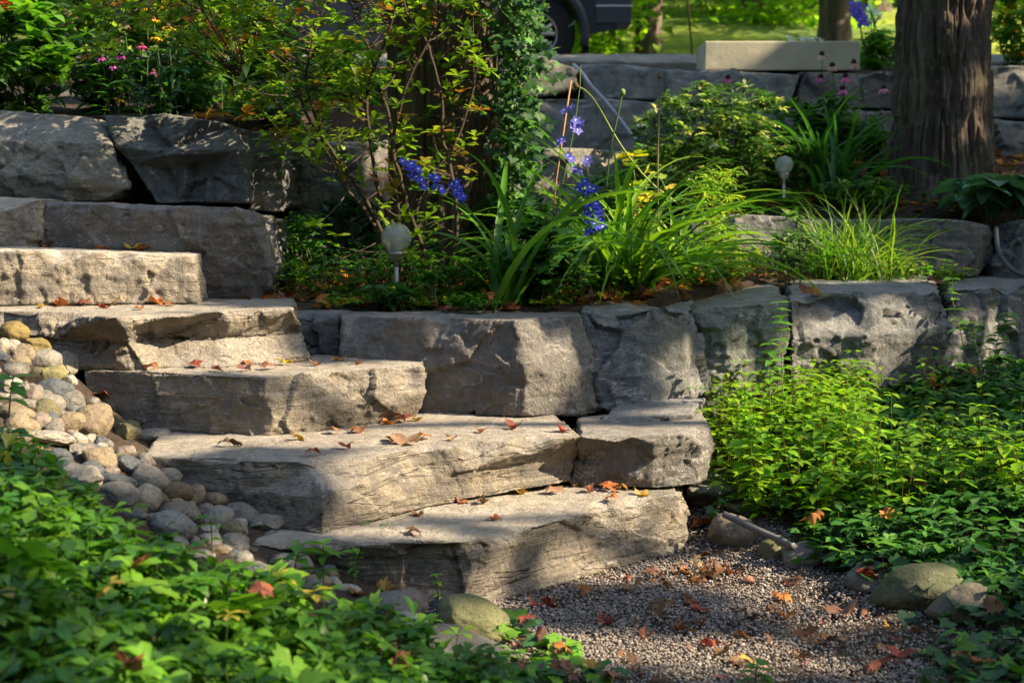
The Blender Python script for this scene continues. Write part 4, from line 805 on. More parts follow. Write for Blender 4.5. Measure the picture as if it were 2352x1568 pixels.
# --- left ground cover
rg = np.random.default_rng(3); G = onT(scatter(rg, 10500, -2.7, .35, 1.5, 4.6)); px, py_ = proj(G)
cb = np.interp(px, [-900, -200, 0, 60, 150, 250, 330, 480, 600, 760, 850, 1000, 1180, 1260], [900, 1000, 1085, 1125, 1215, 1295, 1350, 1405, 1450, 1505, 1535, 1570, 1640, 1800])
G = G[(py_ > cb) & (px < 1270) & (G[:, 0] < .02)]; G = G[np.linalg.norm(G-C0, axis=1) > 1.75]
h = rg.uniform(.035, .15, len(G)); top = G+np.column_stack([rg.normal(0, .015, (len(G), 2)), h]); mb = MB()
whorls(mb, rg, top, L_PA, (5, 8), (.030, .056), (-.45, .6), [(.045,.12,.012), (.07,.165,.014), (.03,.09,.014), (.11,.22,.018), (.22,.18,.03)], w=[.33, .28, .22, .15, .02], tilt=.4)
lo = rg.random(len(G)) < .6; whorls(mb, rg, G[lo]+np.array([0, 0, .03]), L_PA, (3, 5), (.04, .06), (-.2, .2), GRN[:3])
kk = 2600; iv = G[rg.integers(0, len(G), kk)]+np.column_stack([rg.normal(0, .04, (kk, 2)), rg.uniform(.015, .05, kk)])
mb.inst(L_IVY, rotm(rg.uniform(0, 6.28, kk), rg.normal(0, .3, kk), rg.normal(0, .3, kk)), iv, rg.uniform(.035, .06, kk), cvar(rg, [(.03,.08,.03), (.02,.055,.025)], kk))
big = G[rg.integers(0, len(G), 70)]+np.array([0, 0, .13]); mb.inst(L_MAP, rotm(rg.uniform(0, 6.28, 70), rg.normal(0, .25, 70), rg.normal(0, .25, 70)), big, rg.uniform(.07, .11, 70), cvar(rg, [(.13,.24,.02), (.09,.19,.02)], 70))
stemlets(mb, G, top, .0016, (.05, .09, .02)); stemlets(mb, G[lo], G[lo]+np.array([0, 0, .03]), .0016, (.05, .09, .02))
tag(mb.obj('ground_cover', M_LEAF), 'thick mat of toothed green leaves filling the lower left foreground', 'ground cover', kind='stuff')
# --- right bed: bright layered weeds
def layered(mb, rg, G, hr, cols, L=(.042, .068), w=None, step=.032):
    A = []; B = []
    for g in G:
        h = rg.uniform(*hr); ln = rg.normal(0, .08, 2); n = max(2, int(h*.75/step)); zs = np.linspace(h*.3, h, n)
        P = g+np.column_stack([ln[0]*zs, ln[1]*zs, zs]); A.append(g); B.append(P[-1])
        a0 = rg.uniform(0, 6.28); az = np.repeat(a0+np.arange(n)*1.57+rg.normal(0, .2, n), 2)+np.tile([0, np.pi], n); S = np.repeat(rg.uniform(*L)*np.interp(zs/h, [.3, .7, 1], [.8, 1.1, .6]), 2)
        mb.inst(L_OV, rotm(az, rg.uniform(-.15, .15, 2*n), rg.normal(0, .15, 2*n)), np.repeat(P, 2, 0)+np.column_stack([np.cos(az), np.sin(az), az*0])*.008, S*rg.uniform(.85, 1.15, 2*n), cvar(rg, cols, 1, .15, w).repeat(2*n, 0)*rg.uniform(.85, 1.2, (2*n, 1)))
    stemlets(mb, np.array(A), np.array(B), .0012, (.16, .12, .04))
rg = np.random.default_rng(8); G = onT(scatter(rg, 2100, .45, 2.6, 4.2, 6.2)); px, py_ = proj(G+np.array([0, 0, .1])); inb = G[:, 1] < yA(G[:, 0])-.12
nopipe = ~((px > 1640) & (px < 1840) & (py_ > 1140) & (py_ < 1300)); sel = nopipe & inb & (px > 1480) & (px < 2360) & (py_ < 1330-.0*px) & (py_ > 870) & (G[:, 0] > np.interp(G[:, 1], [4.2, 4.6, 5], [.86, .67, .55]))
den = np.where(px < 2080, 1.0, .8)*np.where((px > 2000) & (py_ < 1020), .1, 1); G = G[sel & (rg.random(len(G)) < den)]
mb = MB(); layered(mb, rg, G, (.10, .27), [(.13,.25,.012), (.09,.19,.012), (.18,.28,.015)])
tag(mb.obj('weeds', M_LEAF), 'bright green layered weeds growing below the lichen covered wall block', 'weeds', kind='stuff'); print('weeds', len(G))
# --- right bed: dark glossy ground cover
rg = np.random.default_rng(9); G = onT(scatter(rg, 7500, .85, 4.2, 3.0, 7.6)); px, py_ = proj(G+np.array([0, 0, .06])); inb = G[:, 1] < yA(G[:, 0])-.1
sel = inb & (py_ < np.interp(px, [1500, 1800, 1950, 2150, 2352, 3200], [1200, 1230, 1280, 1330, 1400, 1650])) & (px > 1840); G = G[sel]
h = rg.uniform(.03, .11, len(G)); top = G+np.column_stack([rg.normal(0, .01, (len(G), 2)), h]); mb = MB()
whorls(mb, rg, top, L_PA, (5, 7), (.04, .062), (-.2, .35), [(.025,.085,.015), (.035,.11,.016), (.055,.14,.016)], w=[.45, .35, .2]); stemlets(mb, G, top, .0016, (.04, .07, .02))
tag(mb.obj('ground_cover', M_GLOSS), 'dark glossy ground cover at the right below the wall', 'ground cover', kind='stuff'); print('pachy', len(G))
# --- ivy along the gravel
rg = np.random.default_rng(10); G = onT(scatter(rg, 9000, .3, 2.6, 2.6, 4.9)); px, py_ = proj(G)
lo_ = np.interp(px, [1600, 1700, 1850, 2000, 2200, 2352, 2800], [1210, 1260, 1290, 1350, 1440, 1500, 1700]); up_ = lo_-np.interp(px, [1600, 1900, 2352], [70, 130, 190])
sel = (px > 1640) & (py_ < lo_+rg.normal(0, 22, len(G))) & (py_ > up_); sel |= (px > 2130) & (py_ > 1490) & (rg.random(len(G)) < np.interp(px, [2130, 2300], [.3, 1])); G = G[sel]
Z = G[:, 2]+rg.uniform(.015, .075, len(G)); P = np.column_stack([G[:, :2], Z]); px, py_ = proj(P); ok = ~((px > 1650) & (px < 1825) & (py_ > 1165) & (py_ < 1300)); P = P[ok]; G = G[ok]; k_ = len(P); mb = MB()
mb.inst(L_IVY, rotm(rg.uniform(0, 6.28, k_), rg.normal(-.1, .35, k_), rg.normal(0, .35, k_)), P, rg.uniform(.028, .055, k_), cvar(rg, [(.025,.075,.035), (.02,.055,.03), (.05,.13,.02), (.035,.09,.04)], k_)); stemlets(mb, G, P, .001, (.06, .05, .03))
sm = G[rg.integers(0, k_, 160)]; layered(mb, rg, sm, (.05, .12), [(.08,.18,.015), (.06,.14,.015)], (.025, .04))
tag(mb.obj('ivy', M_GLOSS), 'trailing ivy with lobed leaves along the right edge of the gravel', 'ivy', kind='stuff'); print('ivy', k_)
rg = np.random.default_rng(14); mb = MB(); pts = []
for _ in range(230):
    px_, pyy = rg.uniform(1150, 1480), rg.uniform(1430, 1600); 
    if pyy < np.interp(px_, [1150, 1250, 1400, 1480], [1420, 1470, 1560, 1590]): continue
    p = hitT(px_, pyy); pts.append(p+np.array([0, 0, rg.uniform(.01, .05)]))
pts = np.array(pts); k_ = len(pts); mb.inst(L_IVY, rotm(rg.uniform(0, 6.28, k_), rg.normal(0, .3, k_), rg.normal(0, .3, k_)), pts, rg.uniform(.03, .05, k_), cvar(rg, [(.03,.09,.04), (.09,.2,.02)], k_))
tag(mb.obj('ivy', M_GLOSS), 'ivy strands creeping onto the gravel by the mossy boulder at the bottom', 'ivy', kind='stuff')
# --- terrace litter, small plants
rg = np.random.default_rng(15); G = onT(scatter(rg, 9000, -1.4, 3.6, 4.9, 9.0)); k_ = 7000; sel = (G[:, 1] > yA(G[:, 0])+.16); G = G[sel]; k_ = len(G)
mb = MB(); mb.inst(L_MAP, rotm(rg.uniform(0, 6.28, k_), rg.normal(0, .35, k_), rg.normal(0, .35, k_)), G+np.column_stack([np.zeros((k_, 2)), rg.uniform(.004, .02, k_)]), rg.uniform(.02, .05, k_), cvar(rg, [(.24,.09,.03), (.34,.13,.04), (.13,.065,.035), (.42,.19,.04), (.2,.05,.025)], k_))
tag(mb.obj('leaf_litter', M_LEAF), 'brown and orange leaf litter covering the soil of the terrace', 'leaf litter', kind='stuff')
rg = np.random.default_rng(16); G = onT(np.concatenate([scatter(rg, 2600, -1.0, .5, 5.3, 6.7), scatter(rg, 1500, .2, 2.6, 5.9, 7.4)])); G = G[(G[:, 0] > -.95) & (G[:, 1] > yA(G[:, 0])+.4)]; top = G+np.column_stack([rg.normal(0, .02, (len(G), 2)), rg.uniform(.03, .13, len(G))]); mb = MB()
whorls(mb, rg, top, L_OV, (4, 6), (.018, .035), (-.1, .4), [(.04,.12,.02), (.03,.09,.02), (.06,.15,.02)]); stemlets(mb, G, top, .001, (.04, .07, .02))
fl = top[rg.random(len(top)) < .045]+np.array([0, 0, .02]); whorls(mb, rg, fl, L_SM, (3, 5), (.008, .012), (.2, .9), [(.35,.12,.45)])
tag(mb.obj('dead_nettle', M_LEAF), 'low nettle like ground cover with tiny purple flowers round the azalea stems', 'ground cover', kind='stuff')
rg = np.random.default_rng(17); G = onT(np.concatenate([scatter(rg, 600, -.7, .2, 5.12, 5.5), scatter(rg, 900, .2, 3.0, 5.1, 7.4)])); dd = G[:, 1]-yA(G[:, 0])-.33*sstep(.5, 1.1, G[:, 0]); G = G[(dd > .24) & (dd < .65)]; top = G+np.array([0, 0, .025]); mb = MB()
whorls(mb, rg, top, L_OV, (4, 7), (.012, .03), (.1, .7), [(.07,.17,.015), (.10,.17,.015), (.2,.2,.02)]); tag(mb.obj('moss_weeds', M_LEAF), 'tiny weeds and moss along the back of the lower wall top', 'weeds', kind='stuff')
# --- azalea
az_st = [[(960,660,5.55),(915,560,5.5),(908,440,5.5),(905,330,5.55),(880,220,5.6),(850,120,5.6),(800,0,5.6),(770,-90,5.6)],
 [(1005,655,5.5),(1050,545,5.45),(1045,430,5.45),(1015,330,5.5),(1020,230,5.5),(990,120,5.5),(930,20,5.5),(910,-80,5.5)],
 [(1000,660,5.6),(958,570,5.58),(955,480,5.6),(990,400,5.62),(1050,330,5.65),(1090,200,5.7)],
 [(930,650,5.7),(850,480,5.7),(790,380,5.7),(730,310,5.7),(680,210,5.75),(600,90,5.8),(560,10,5.8),(520,-60,5.8)],
 [(940,655,5.65),(870,530,5.65),(800,440,5.6),(740,330,5.6),(640,240,5.6),(560,180,5.6)],
 [(960,650,5.6),(870,450,5.55),(850,330,5.55),(840,200,5.55),(900,60,5.5),(930,-60,5.5)],
 [(1000,650,5.55),(930,470,5.5),(900,330,5.5),(930,200,5.45),(1000,60,5.45),(1050,-40,5.45)],
 [(600,90,5.8),(480,30,5.8),(380,-10,5.8),(300,-50,5.85)],[(680,210,5.75),(640,120,5.7),(620,20,5.7),(640,-60,5.7)],[(740,330,5.6),(700,200,5.5),(720,80,5.5),(760,-30,5.5)]]
b0 = PY(965, 660, 5.58); b0[2] = zterr(b0[0], b0[1])[0]; AZ = empty('azalea', b0, 'tall airy azalea with yellow green and rusty leaves in front of the ivy clad tree', 'shrub')
allp = []
for i, st_ in enumerate(az_st):
    P = np.array([PY(*q) for q in st_]); t = np.linspace(0, 1, len(P)); tt = np.linspace(0, 1, len(P)*6); Q = np.column_stack([np.interp(tt, t, P[:, c]) for c in range(3)])
    for _ in range(3): Q[1:-1] = (Q[:-2]+2*Q[1:-1]+Q[2:])/4
    Q += fbm(Q*12+i, i, 2)[:, None]*.006
    if i < 7: Q[0, 2] = zterr(Q[0, 0], Q[0, 1])[0]-.02
    mb = MB(); mb.tube(Q, np.interp(tt, [0, 1], [.0095 if i < 7 else .006, .0035]), (.045, .035, .024), 8); mb.obj('stem', M_TWIG, AZ); allp.append(Q)
allp = np.concatenate(allp); rg = np.random.default_rng(21); CL = []
def inpoly(x, y, pts):
    c = False; j = len(pts)-1
    for i in range(len(pts)):
        if (pts[i][1] > y) != (pts[j][1] > y) and x < (pts[j][0]-pts[i][0])*(y-pts[i][1])/(pts[j][1]-pts[i][1])+pts[i][0]: c = not c
        j = i
    return c
poly = [(200,-80),(1150,-80),(1130,120),(1090,330),(1060,470),(960,480),(760,440),(700,400),(600,330),(530,230),(500,150),(330,100),(190,120)]
while len(CL) < 410:
    x, y = rg.uniform(190, 1150), rg.uniform(-80, 480)
    if inpoly(x, y, poly) and rg.random() < np.interp(y, [0, 250, 480], [1, .75, .35])*(.6 if x > 900 and y > 20 else 1): CL.append(PY(x, y, rg.uniform(5.3, 6.0)))
for x, y in ((930,500),(955,540),(900,520),(990,560),(940,580),(880,470),(980,500),(760,560),(700,620),(720,520),(1000,440),(960,600)): CL.append(PY(x, y, rg.uniform(5.35, 5.6)))
CL = np.array(CL); nr = allp[np.argmin(np.linalg.norm(CL[:, None]-allp[None]-np.array([0, 0, .05]), axis=2), 1)]
mb = MB()
for a, c_ in zip(nr, CL):
    L_ = np.linalg.norm(c_-a); 
    if L_ > .45: a = c_-(c_-a)/L_*.3
    mid = (a+c_)/2+rg.normal(0, .012, 3)-np.array([0, 0, .02]); t = np.linspace(0, 1, 5)[:, None]; mb.tube((1-t)**2*a+2*t*(1-t)*mid+t*t*c_, [.003, .0026, .0022, .0018, .0016], (.065, .048, .034), 5)
mb.obj('twigs', M_TWIG, AZ); mb = MB(); sp = np.concatenate([CL, CL+rg.normal(0, .028, CL.shape)])
whorls(mb, rg, sp, L_OB, (5, 8), (.036, .058), (-.1, .7), [(.12,.20,.015), (.17,.24,.018), (.06,.12,.015), (.24,.09,.02), (.16,.11,.02)], w=[.38, .29, .20, .05, .08], tilt=.45, asp=1.15)
mb.obj('foliage', M_LEAF, AZ)
# --- ivy on the trunk
rg = np.random.default_rng(23); k_ = 1700; y = rg.uniform(-120, 560, k_); x = np.interp(y, [-120, 40, 120, 300, 560], [1170, 1195, 1195, 1190, 1170])+rg.normal(0, 1, k_)*np.interp(y, [-120, 60, 150, 300, 560], [28, 34, 34, 30, 26])
P = np.array([PY(a_, b_, c_) for a_, b_, c_ in zip(x, y, rg.uniform(5.72, 6.1, k_))]); e = empty('climbing_ivy', (bL[0]+.2, bL[1]-.1, bL[2]), 'dark glossy ivy climbing the right side of the brown trunk', 'ivy'); mb = MB()
mb.inst(L_IVY, rotm(rg.uniform(-2.6, -.6, k_), rg.normal(-.7, .4, k_), rg.normal(0, .4, k_)), P, rg.uniform(.025, .045, k_), cvar(rg, [(.02,.06,.02), (.03,.085,.02), (.07,.17,.02)], k_, w=[.5, .35, .15])); mb.obj('foliage', M_GLOSS, e)
mb = MB()
for i in range(5):
    xs = 1140+i*14; mb.tube([PY(xs+rg.normal(0, 8), yy, 5.95) for yy in np.linspace(620, -100, 12)], .005, (.12, .09, .06), 6)
mb.obj('vine', M_TWIG, e)
# --- strap leaved clumps
def blades(mb, rg, base, n, L, wd, spread, cols, az=None, up=(.5, 1.2), droop=(.8, 1.4), rb=.03):
    for i in range(n):
        a = rg.uniform(0, 6.28) if az is None else rg.uniform(*az); l = rg.uniform(*L); el = rg.uniform(*up); dr = rg.uniform(*droop); w_ = rg.uniform(*wd)
        m_ = 12; t = np.linspace(0, 1, m_); th = el-dr*t**1.3*1.6; ds = l/(m_-1); hx = np.concatenate([[0], np.cumsum(np.cos(th[:-1])*ds)])*spread; hz = np.concatenate([[0], np.cumsum(np.sin(th[:-1])*ds)])
        u = np.array([math.cos(a), math.sin(a), 0]); s_ = np.array([-u[1], u[0], 0]); b_ = base+np.array([rg.normal(0, rb), rg.normal(0, rb), 0]); wob = np.cumsum(rg.normal(0, .004, m_))
        c_ = b_+hx[:, None]*u+hz[:, None]*np.array([0, 0, 1])+wob[:, None]*s_; c_[:, 2] = np.maximum(c_[:, 2], base[2]+.005); ww = w_*np.interp(t, [0, .15, .6, 1], [.7, 1, .8, .04])/2
        nrm = np.stack([-np.sin(th), np.cos(th)], 1); up_ = nrm[:, :1]*u+nrm[:, 1:]*np.array([0, 0, 1.]); tw = rg.normal(0, .25); s2 = s_*math.cos(tw)+up_*math.sin(tw)
        V = np.stack([c_-s2*ww[:, None]+up_*ww[:, None]*.5, c_, c_+s2*ww[:, None]+up_*ww[:, None]*.5], 1).reshape(-1, 3); Q = []
        for q in range(m_-1): o_ = q*3; Q += [(o_, o_+1, o_+4, o_+3), (o_+1, o_+2, o_+5, o_+4)]
        mb.raw(V, [Q], cvar(rg, cols, 1, .2)[0])
def clump(name, px, pyb, Y_, label, cat, n, L, wd, cols, seed, **kw):
    b_ = PY(px, pyb, Y_); b_[2] = zterr(b_[0], b_[1])[0]-.01; mb = MB(); blades(mb, np.random.default_rng(seed), b_, n, L, wd, kw.pop('spread', 1.), cols, **kw); return tag(mb.obj(name, M_LEAF, origin=b_), label, cat)
DL = [(.04,.11,.015), (.06,.15,.015), (.09,.19,.02)]
clump('daylily', 1165, 690, 5.25, 'daylily clump of few broad arching leaves left of the delphinium foliage', 'daylily', 22, (.5, .95), (.024, .036), DL, 31, up=(.9, 1.45), droop=(.7, 1.5))
clump('daylily', 1440, 640, 5.65, 'largest daylily clump, its leaves arching over the wall top in the middle', 'daylily', 120, (.5, 1.0), (.018, .032), DL+[(.14,.24,.02)], 32, up=(.5, 1.4), droop=(.6, 1.25), rb=.05)
clump('daylily', 1560, 620, 6.1, 'sunlit yellow green daylily clump behind the largest one', 'daylily', 55, (.35, .75), (.013, .02), [(.16,.25,.02), (.10,.2,.02)], 33, up=(.6, 1.4))
clump('ornamental_grass', 1950, 645, 6.55, 'fine bladed grass clump hanging over the wall top at the right', 'grass clump', 420, (.25, .55), (.006, .010), [(.07,.17,.015), (.12,.22,.02), (.16,.22,.03), (.04,.10,.015)], 34, up=(.7, 1.5), droop=(.3, 1.2), rb=.09)
clump('iris', 1905, 450, 7.5, 'dark strap leaved clump beside the small globe lamp', 'iris clump', 60, (.35, .7), (.02, .034), [(.03,.09,.02), (.04,.12,.02)], 35, up=(.8, 1.45), droop=(.4, 1.1), rb=.08)
clump('ornamental_grass', 2320, 410, 7.2, 'small grass tuft at the right edge under the far wall', 'grass clump', 60, (.15, .32), (.005, .009), DL, 36, up=(.6, 1.4))
# --- leafy clump generator (foliage through a volume, thin stems to the base)
def leafy(name, label, cat, px, pyb, Y_, boxpx, n, tpl, size, cols, seed, w=None, pitch=(-.3, .6), mat=None, nst=14, scol=(.06,.09,.03), nl=(3, 5), asp=None, group=None, dY=.35, tilt=.35):
    rg = np.random.default_rng(seed); b_ = PY(px, pyb, Y_); b_[2] = zterr(b_[0], b_[1])[0]-.01; x0, y0, x1, y1 = boxpx; e = empty(name, b_, label, cat, group); P = []
    while len(P) < n:
        u, v_, s_ = rg.uniform(-1, 1, 3); r2 = u*u+v_*v_+s_*s_
        if r2 < 1 and r2 > .12*rg.random(): P.append(PY((x0+x1)/2+u*(x1-x0)/2, (y0+y1)/2+v_*(y1-y0)/2, Y_+s_*dY))
    P = np.array(P); cl = P[rg.integers(0, n, max(6, n//14))]; ci = np.argmin(np.linalg.norm(P[:, None]-cl[None], axis=2), 1); P = P*.62+cl[ci]*.38+rg.normal(0, .008, P.shape); P[:, 2] = np.maximum(P[:, 2], zterr(P[:, 0], P[:, 1])+.01)
    mb = MB(); whorls(mb, rg, P, tpl, nl, size, pitch, cols, w=w, tilt=tilt, asp=asp); mb.obj('foliage', mat or M_LEAF, e); mb = MB()
    for q in cl[:nst]:
        a = b_+np.array([*rg.normal(0, .03, 2), 0]); mid = a*.4+q*.6; mid[2] = a[2]*.3+q[2]*.7; mid[:2] = a[:2]*.7+q[:2]*.3; t = np.linspace(0, 1, 7)[:, None]; mb.tube((1-t)**2*a+2*t*(1-t)*mid+t*t*q, .0035, scol, 5)
    mb.obj('stem', M_STEM, e); return e
# delphinium
def flower(mb, rg, P, r, col, cen=(.7,.7,.75), np_=5, pitch=.35, face=None, tpl=None):
    P = np.atleast_2d(P); k = len(P)
    for p in P:
        fa = rg.uniform(-2.6, -.6) if face is None else face; n = np.array([math.cos(fa)*.9, math.sin(fa)*.9, .45]); n /= np.linalg.norm(n); x = np.cross([0, 0, 1.], n); x /= np.linalg.norm(x); y = np.cross(n, x)
        a = np.arange(np_)*2*np.pi/np_+rg.uniform(0, 1); D = np.cos(a)[:, None]*x+np.sin(a)[:, None]*y; Sx = -np.sin(a)[:, None]*x+np.cos(a)[:, None]*y; yy = D*math.cos(pitch)+n*math.sin(pitch); zz = np.cross(Sx*-1, yy)
        R = np.stack([-Sx*1., yy, zz], 2); mb.inst(tpl or L_SM, R, np.repeat(p[None], np_, 0), np.column_stack([np.full(np_, r*1.5), np.full(np_, r), np.full(np_, r)]), cvar(rg, [col], np_, .2))
        if cen is not None: mb.inst(L_SM, R[:3], np.repeat((p+n*r*.18)[None], 3, 0), np.full(3, r*.32), np.array([cen]*3))
rg = np.random.default_rng(41); e = leafy('delphinium', 'delphinium with blue flowers up its stems and deeply cut dark foliage', 'delphinium', 1240, 690, 5.32, (1160, 490, 1330, 690), 120, L_MAP, (.055, .09), [(.025,.075,.03), (.035,.10,.03), (.05,.14,.03)], 42, nl=(2, 3), dY=.18, pitch=(-.4, .3))
DS = [[(1240,690,5.45),(1262,560,5.45),(1290,430,5.42),(1318,300,5.4),(1332,200,5.4),(1334,150,5.4)], [(1290,680,5.5),(1350,560,5.45),(1362,480,5.4),(1352,400,5.4),(1340,350,5.4)], [(1200,690,5.35),(1140,560,5.3),(1060,460,5.25),(980,410,5.25),(915,370,5.25)]]
for st_ in DS:
    mb = MB(); mb.tube([PY(*q) for q in st_], np.linspace(.004, .0015, len(st_)), (.09, .15, .05), 6); mb.obj('stem', M_STEM, e)
BL = (.055, .07, .48); BV = (.14, .13, .50)
fl = [(1336,286),(1316,292),(1290,322),(1306,358),(1352,368),(1330,395),(1344,418),(1368,470),(1348,488),(1376,490),(1350,540),(1324,278),(1326,300),(1297,255),(1313,248),(1284,328),(1311,366),(1346,374),(1320,390),(1338,425),(1352,432),(1366,436),(1330,438),(1345,445),(1350,470),(1372,480),(1355,496),(1378,505),(1362,515),(1345,508),(1372,525),(1352,528),(1383,522),(1365,535),
      (925,372),(935,384),(945,378),(950,395),(960,390),(942,405),(957,408),(968,415),(972,428),(990,405),(1002,410),(998,428),(1012,436),(1040,425),(1050,420),(1044,438),(1056,432),(1060,452),(1064,460),(1052,446)]
for x, y in fl:
    mb = MB(); flower(mb, rg, PY(x+rg.normal(0, 1), y, 5.36 if x > 1200 else 5.22), rg.uniform(.018, .025), BV if (x > 1200 and y < 400) else BL); mb.obj('flower', M_PETAL, e)
mb = MB(); mb.tube([PY(1262, 640, 5.5), PY(1275, 430, 5.45), PY(1312, 185, 5.42)], .0032, (.34, .19, .08), 8); tag(mb.obj('bamboo_cane', M_TWIG, origin=PY(1262, 640, 5.5)), 'thin orange cane propping the blue delphinium spike', 'cane')
# seed stems
for pts_, col, lab, hd in (([(1392,440,5.5),(1400,350,5.5),(1418,270,5.5),(1430,212,5.5)], (.06,.11,.03), 'dark green stalk with a round green bud right of the delphinium', (.12,.2,.06)), ([(1512,520,5.8),(1510,380,5.8),(1514,250,5.8),(1515,175,5.8)], (.14,.12,.07), 'thin upright stalk with a dry tip above the yellow leaves', (.10,.07,.04)), ([(1560,470,5.9),(1490,420,5.8),(1420,330,5.7),(1360,215,5.6),(1322,196,5.6)], (.22,.28,.08), 'pale green stalk arching left behind the delphinium spike', (.1,.06,.03))):
    P = np.array([PY(*q) for q in pts_]); mb = MB(); tt = np.linspace(0, 1, 20); P = np.column_stack([np.interp(tt, np.linspace(0, 1, len(P)), P[:, i]) for i in range(3)])
    for _ in range(5): P[1:-1] = (P[:-2]+2*P[1:-1]+P[2:])/4
    e2 = empty('seed_stalk', P[0], lab, 'seed stalk'); mb.tube(P, .0035, col, 6); mb.obj('stem', M_STEM, e2); mb = MB(); V, Fc = ICO1; mb.raw(V*np.array([.011, .011, .014])+P[-1], [Fc], hd); mb.obj('bud', M_STEM, e2)
leafy('peony', 'yellowing peony with cut leaves behind the daylily', 'peony', 1470, 520, 6.3, (1400, 330, 1560, 520), 42, L_MAP, (.03, .055), [(.42,.36,.03), (.30,.34,.03), (.5,.32,.03), (.16,.25,.02)], 51, nl=(1, 2), dY=.3)
leafy('phlox', 'sunny narrow leaved plant between the peony and the grass clump', 'garden plant', 1640, 560, 6.4, (1570, 370, 1720, 560), 150, L_LO, (.04, .07), [(.16,.28,.02), (.12,.22,.02), (.3,.34,.04)], 52, nl=(3, 5), asp=.6, dY=.2)
leafy('garden_plant', 'low green and yellow plant at the foot of the right hand daylilies', 'garden plant', 1640, 640, 6.1, (1480, 560, 1800, 670), 220, L_OV, (.025, .045), [(.10,.2,.02), (.26,.26,.03), (.05,.12,.02)], 53, dY=.35)
leafy('garden_plant', 'plant with rounded grey green leaves at the left side of the grass clump', 'garden plant', 1815, 630, 6.25, (1770, 470, 1870, 640), 60, L_OV, (.04, .065), [(.06,.13,.03), (.16,.22,.10), (.04,.10,.03)], 54, nl=(2, 4), dY=.12, mat=M_GLOSS)
leafy('seedling', 'dark toothed seedling at the foot of the nearer globe lamp', 'seedling', 910, 705, 5.22, (848, 640, 975, 705), 26, L_OV, (.045, .07), [(.03,.10,.03), (.04,.12,.03)], 55, nl=(3, 5), dY=.08)
leafy('seedling', 'small whorled seedling right of the nearer globe lamp', 'seedling', 985, 670, 5.3, (955, 605, 1015, 660), 9, L_OV, (.04, .06), [(.05,.14,.03)], 56, nl=(4, 6), dY=.04)
leafy('weed_tuft', 'bright weeds on the wall edge below the first daylily', 'weed', 1080, 715, 5.12, (1020, 672, 1145, 716), 60, L_OV, (.02, .035), [(.08,.2,.02), (.06,.15,.02)], 57, dY=.05)
leafy('variegated_shrub', 'wide variegated shrub with cream edged leaves in front of the far wall', 'shrub', 1650, 480, 7.55, (1430, 180, 1870, 520), 2500, L_SM, (.028, .045), [(.04,.09,.025), (.06,.12,.03), (.30,.32,.14), (.10,.16,.05)], 58, w=[.4, .28, .16, .16], nl=(4, 6), dY=.42, nst=40, asp=.9)
leafy('variegated_shrub', 'low variegated shrub part behind the stalks at the left of the wide one', 'shrub', 1500, 460, 7.3, (1400, 320, 1600, 520), 500, L_SM, (.028, .045), [(.05,.12,.025), (.25,.3,.12), (.08,.16,.04)], 59, nl=(4, 6), dY=.25, asp=.9)
leafy('garden_plant', 'leafy green plant under the coneflowers left of the big trunk', 'garden plant', 1900, 380, 8.0, (1820, 210, 2040, 400), 260, L_LO, (.07, .12), [(.03,.09,.02), (.05,.13,.02), (.08,.17,.03)], 60, nl=(2, 4), dY=.3)
leafy('hosta', 'blue green hosta at the foot of the big trunk on the right', 'hosta', 2290, 490, 6.95, (2200, 385, 2450, 480), 40, L_OV, (.13, .20), [(.07,.15,.10), (.10,.20,.14), (.05,.11,.07)], 61, nl=(2, 4), dY=.22, asp=1.3, pitch=(-.5, .3), mat=M_GLOSS, tilt=.2)
leafy('garden_plant', 'low green plants along the second terrace edge before the variegated shrub', 'garden plant', 1760, 500, 7.25, (1640, 430, 1870, 505), 170, L_OV, (.035, .055), [(.05,.13,.02), (.08,.18,.02)], 62, dY=.2)
leafy('garden_plant', 'green plants between the iris clump and the foot of the big trunk', 'garden plant', 1970, 490, 7.25, (1870, 400, 2080, 500), 190, L_LO, (.05, .08), [(.05,.13,.02), (.03,.09,.02), (.10,.2,.02)], 63, dY=.2)
leafy('garden_plant', 'low plants among litter at the foot of the dark rounded block', 'garden plant', 2100, 640, 6.5, (1990, 590, 2280, 650), 120, L_OV, (.02, .035), [(.07,.17,.02), (.2,.24,.03)], 64, dY=.15)
leafy('garden_shrub', 'loose dark green shrub behind the variegated one, below the coneflowers', 'shrub', 1800, 470, 8.0, (1560, 225, 2060, 480), 1100, L_OV, (.035, .06), [(.04,.11,.02), (.06,.15,.025), (.12,.2,.06)], 65, dY=.3, nst=30)
leafy('garden_shrub', 'loose green shrub left of the variegated one, behind the yellow peony', 'shrub', 1420, 500, 7.2, (1330, 380, 1530, 520), 260, L_OV, (.03, .05), [(.05,.13,.02), (.09,.18,.03)], 66, dY=.2)
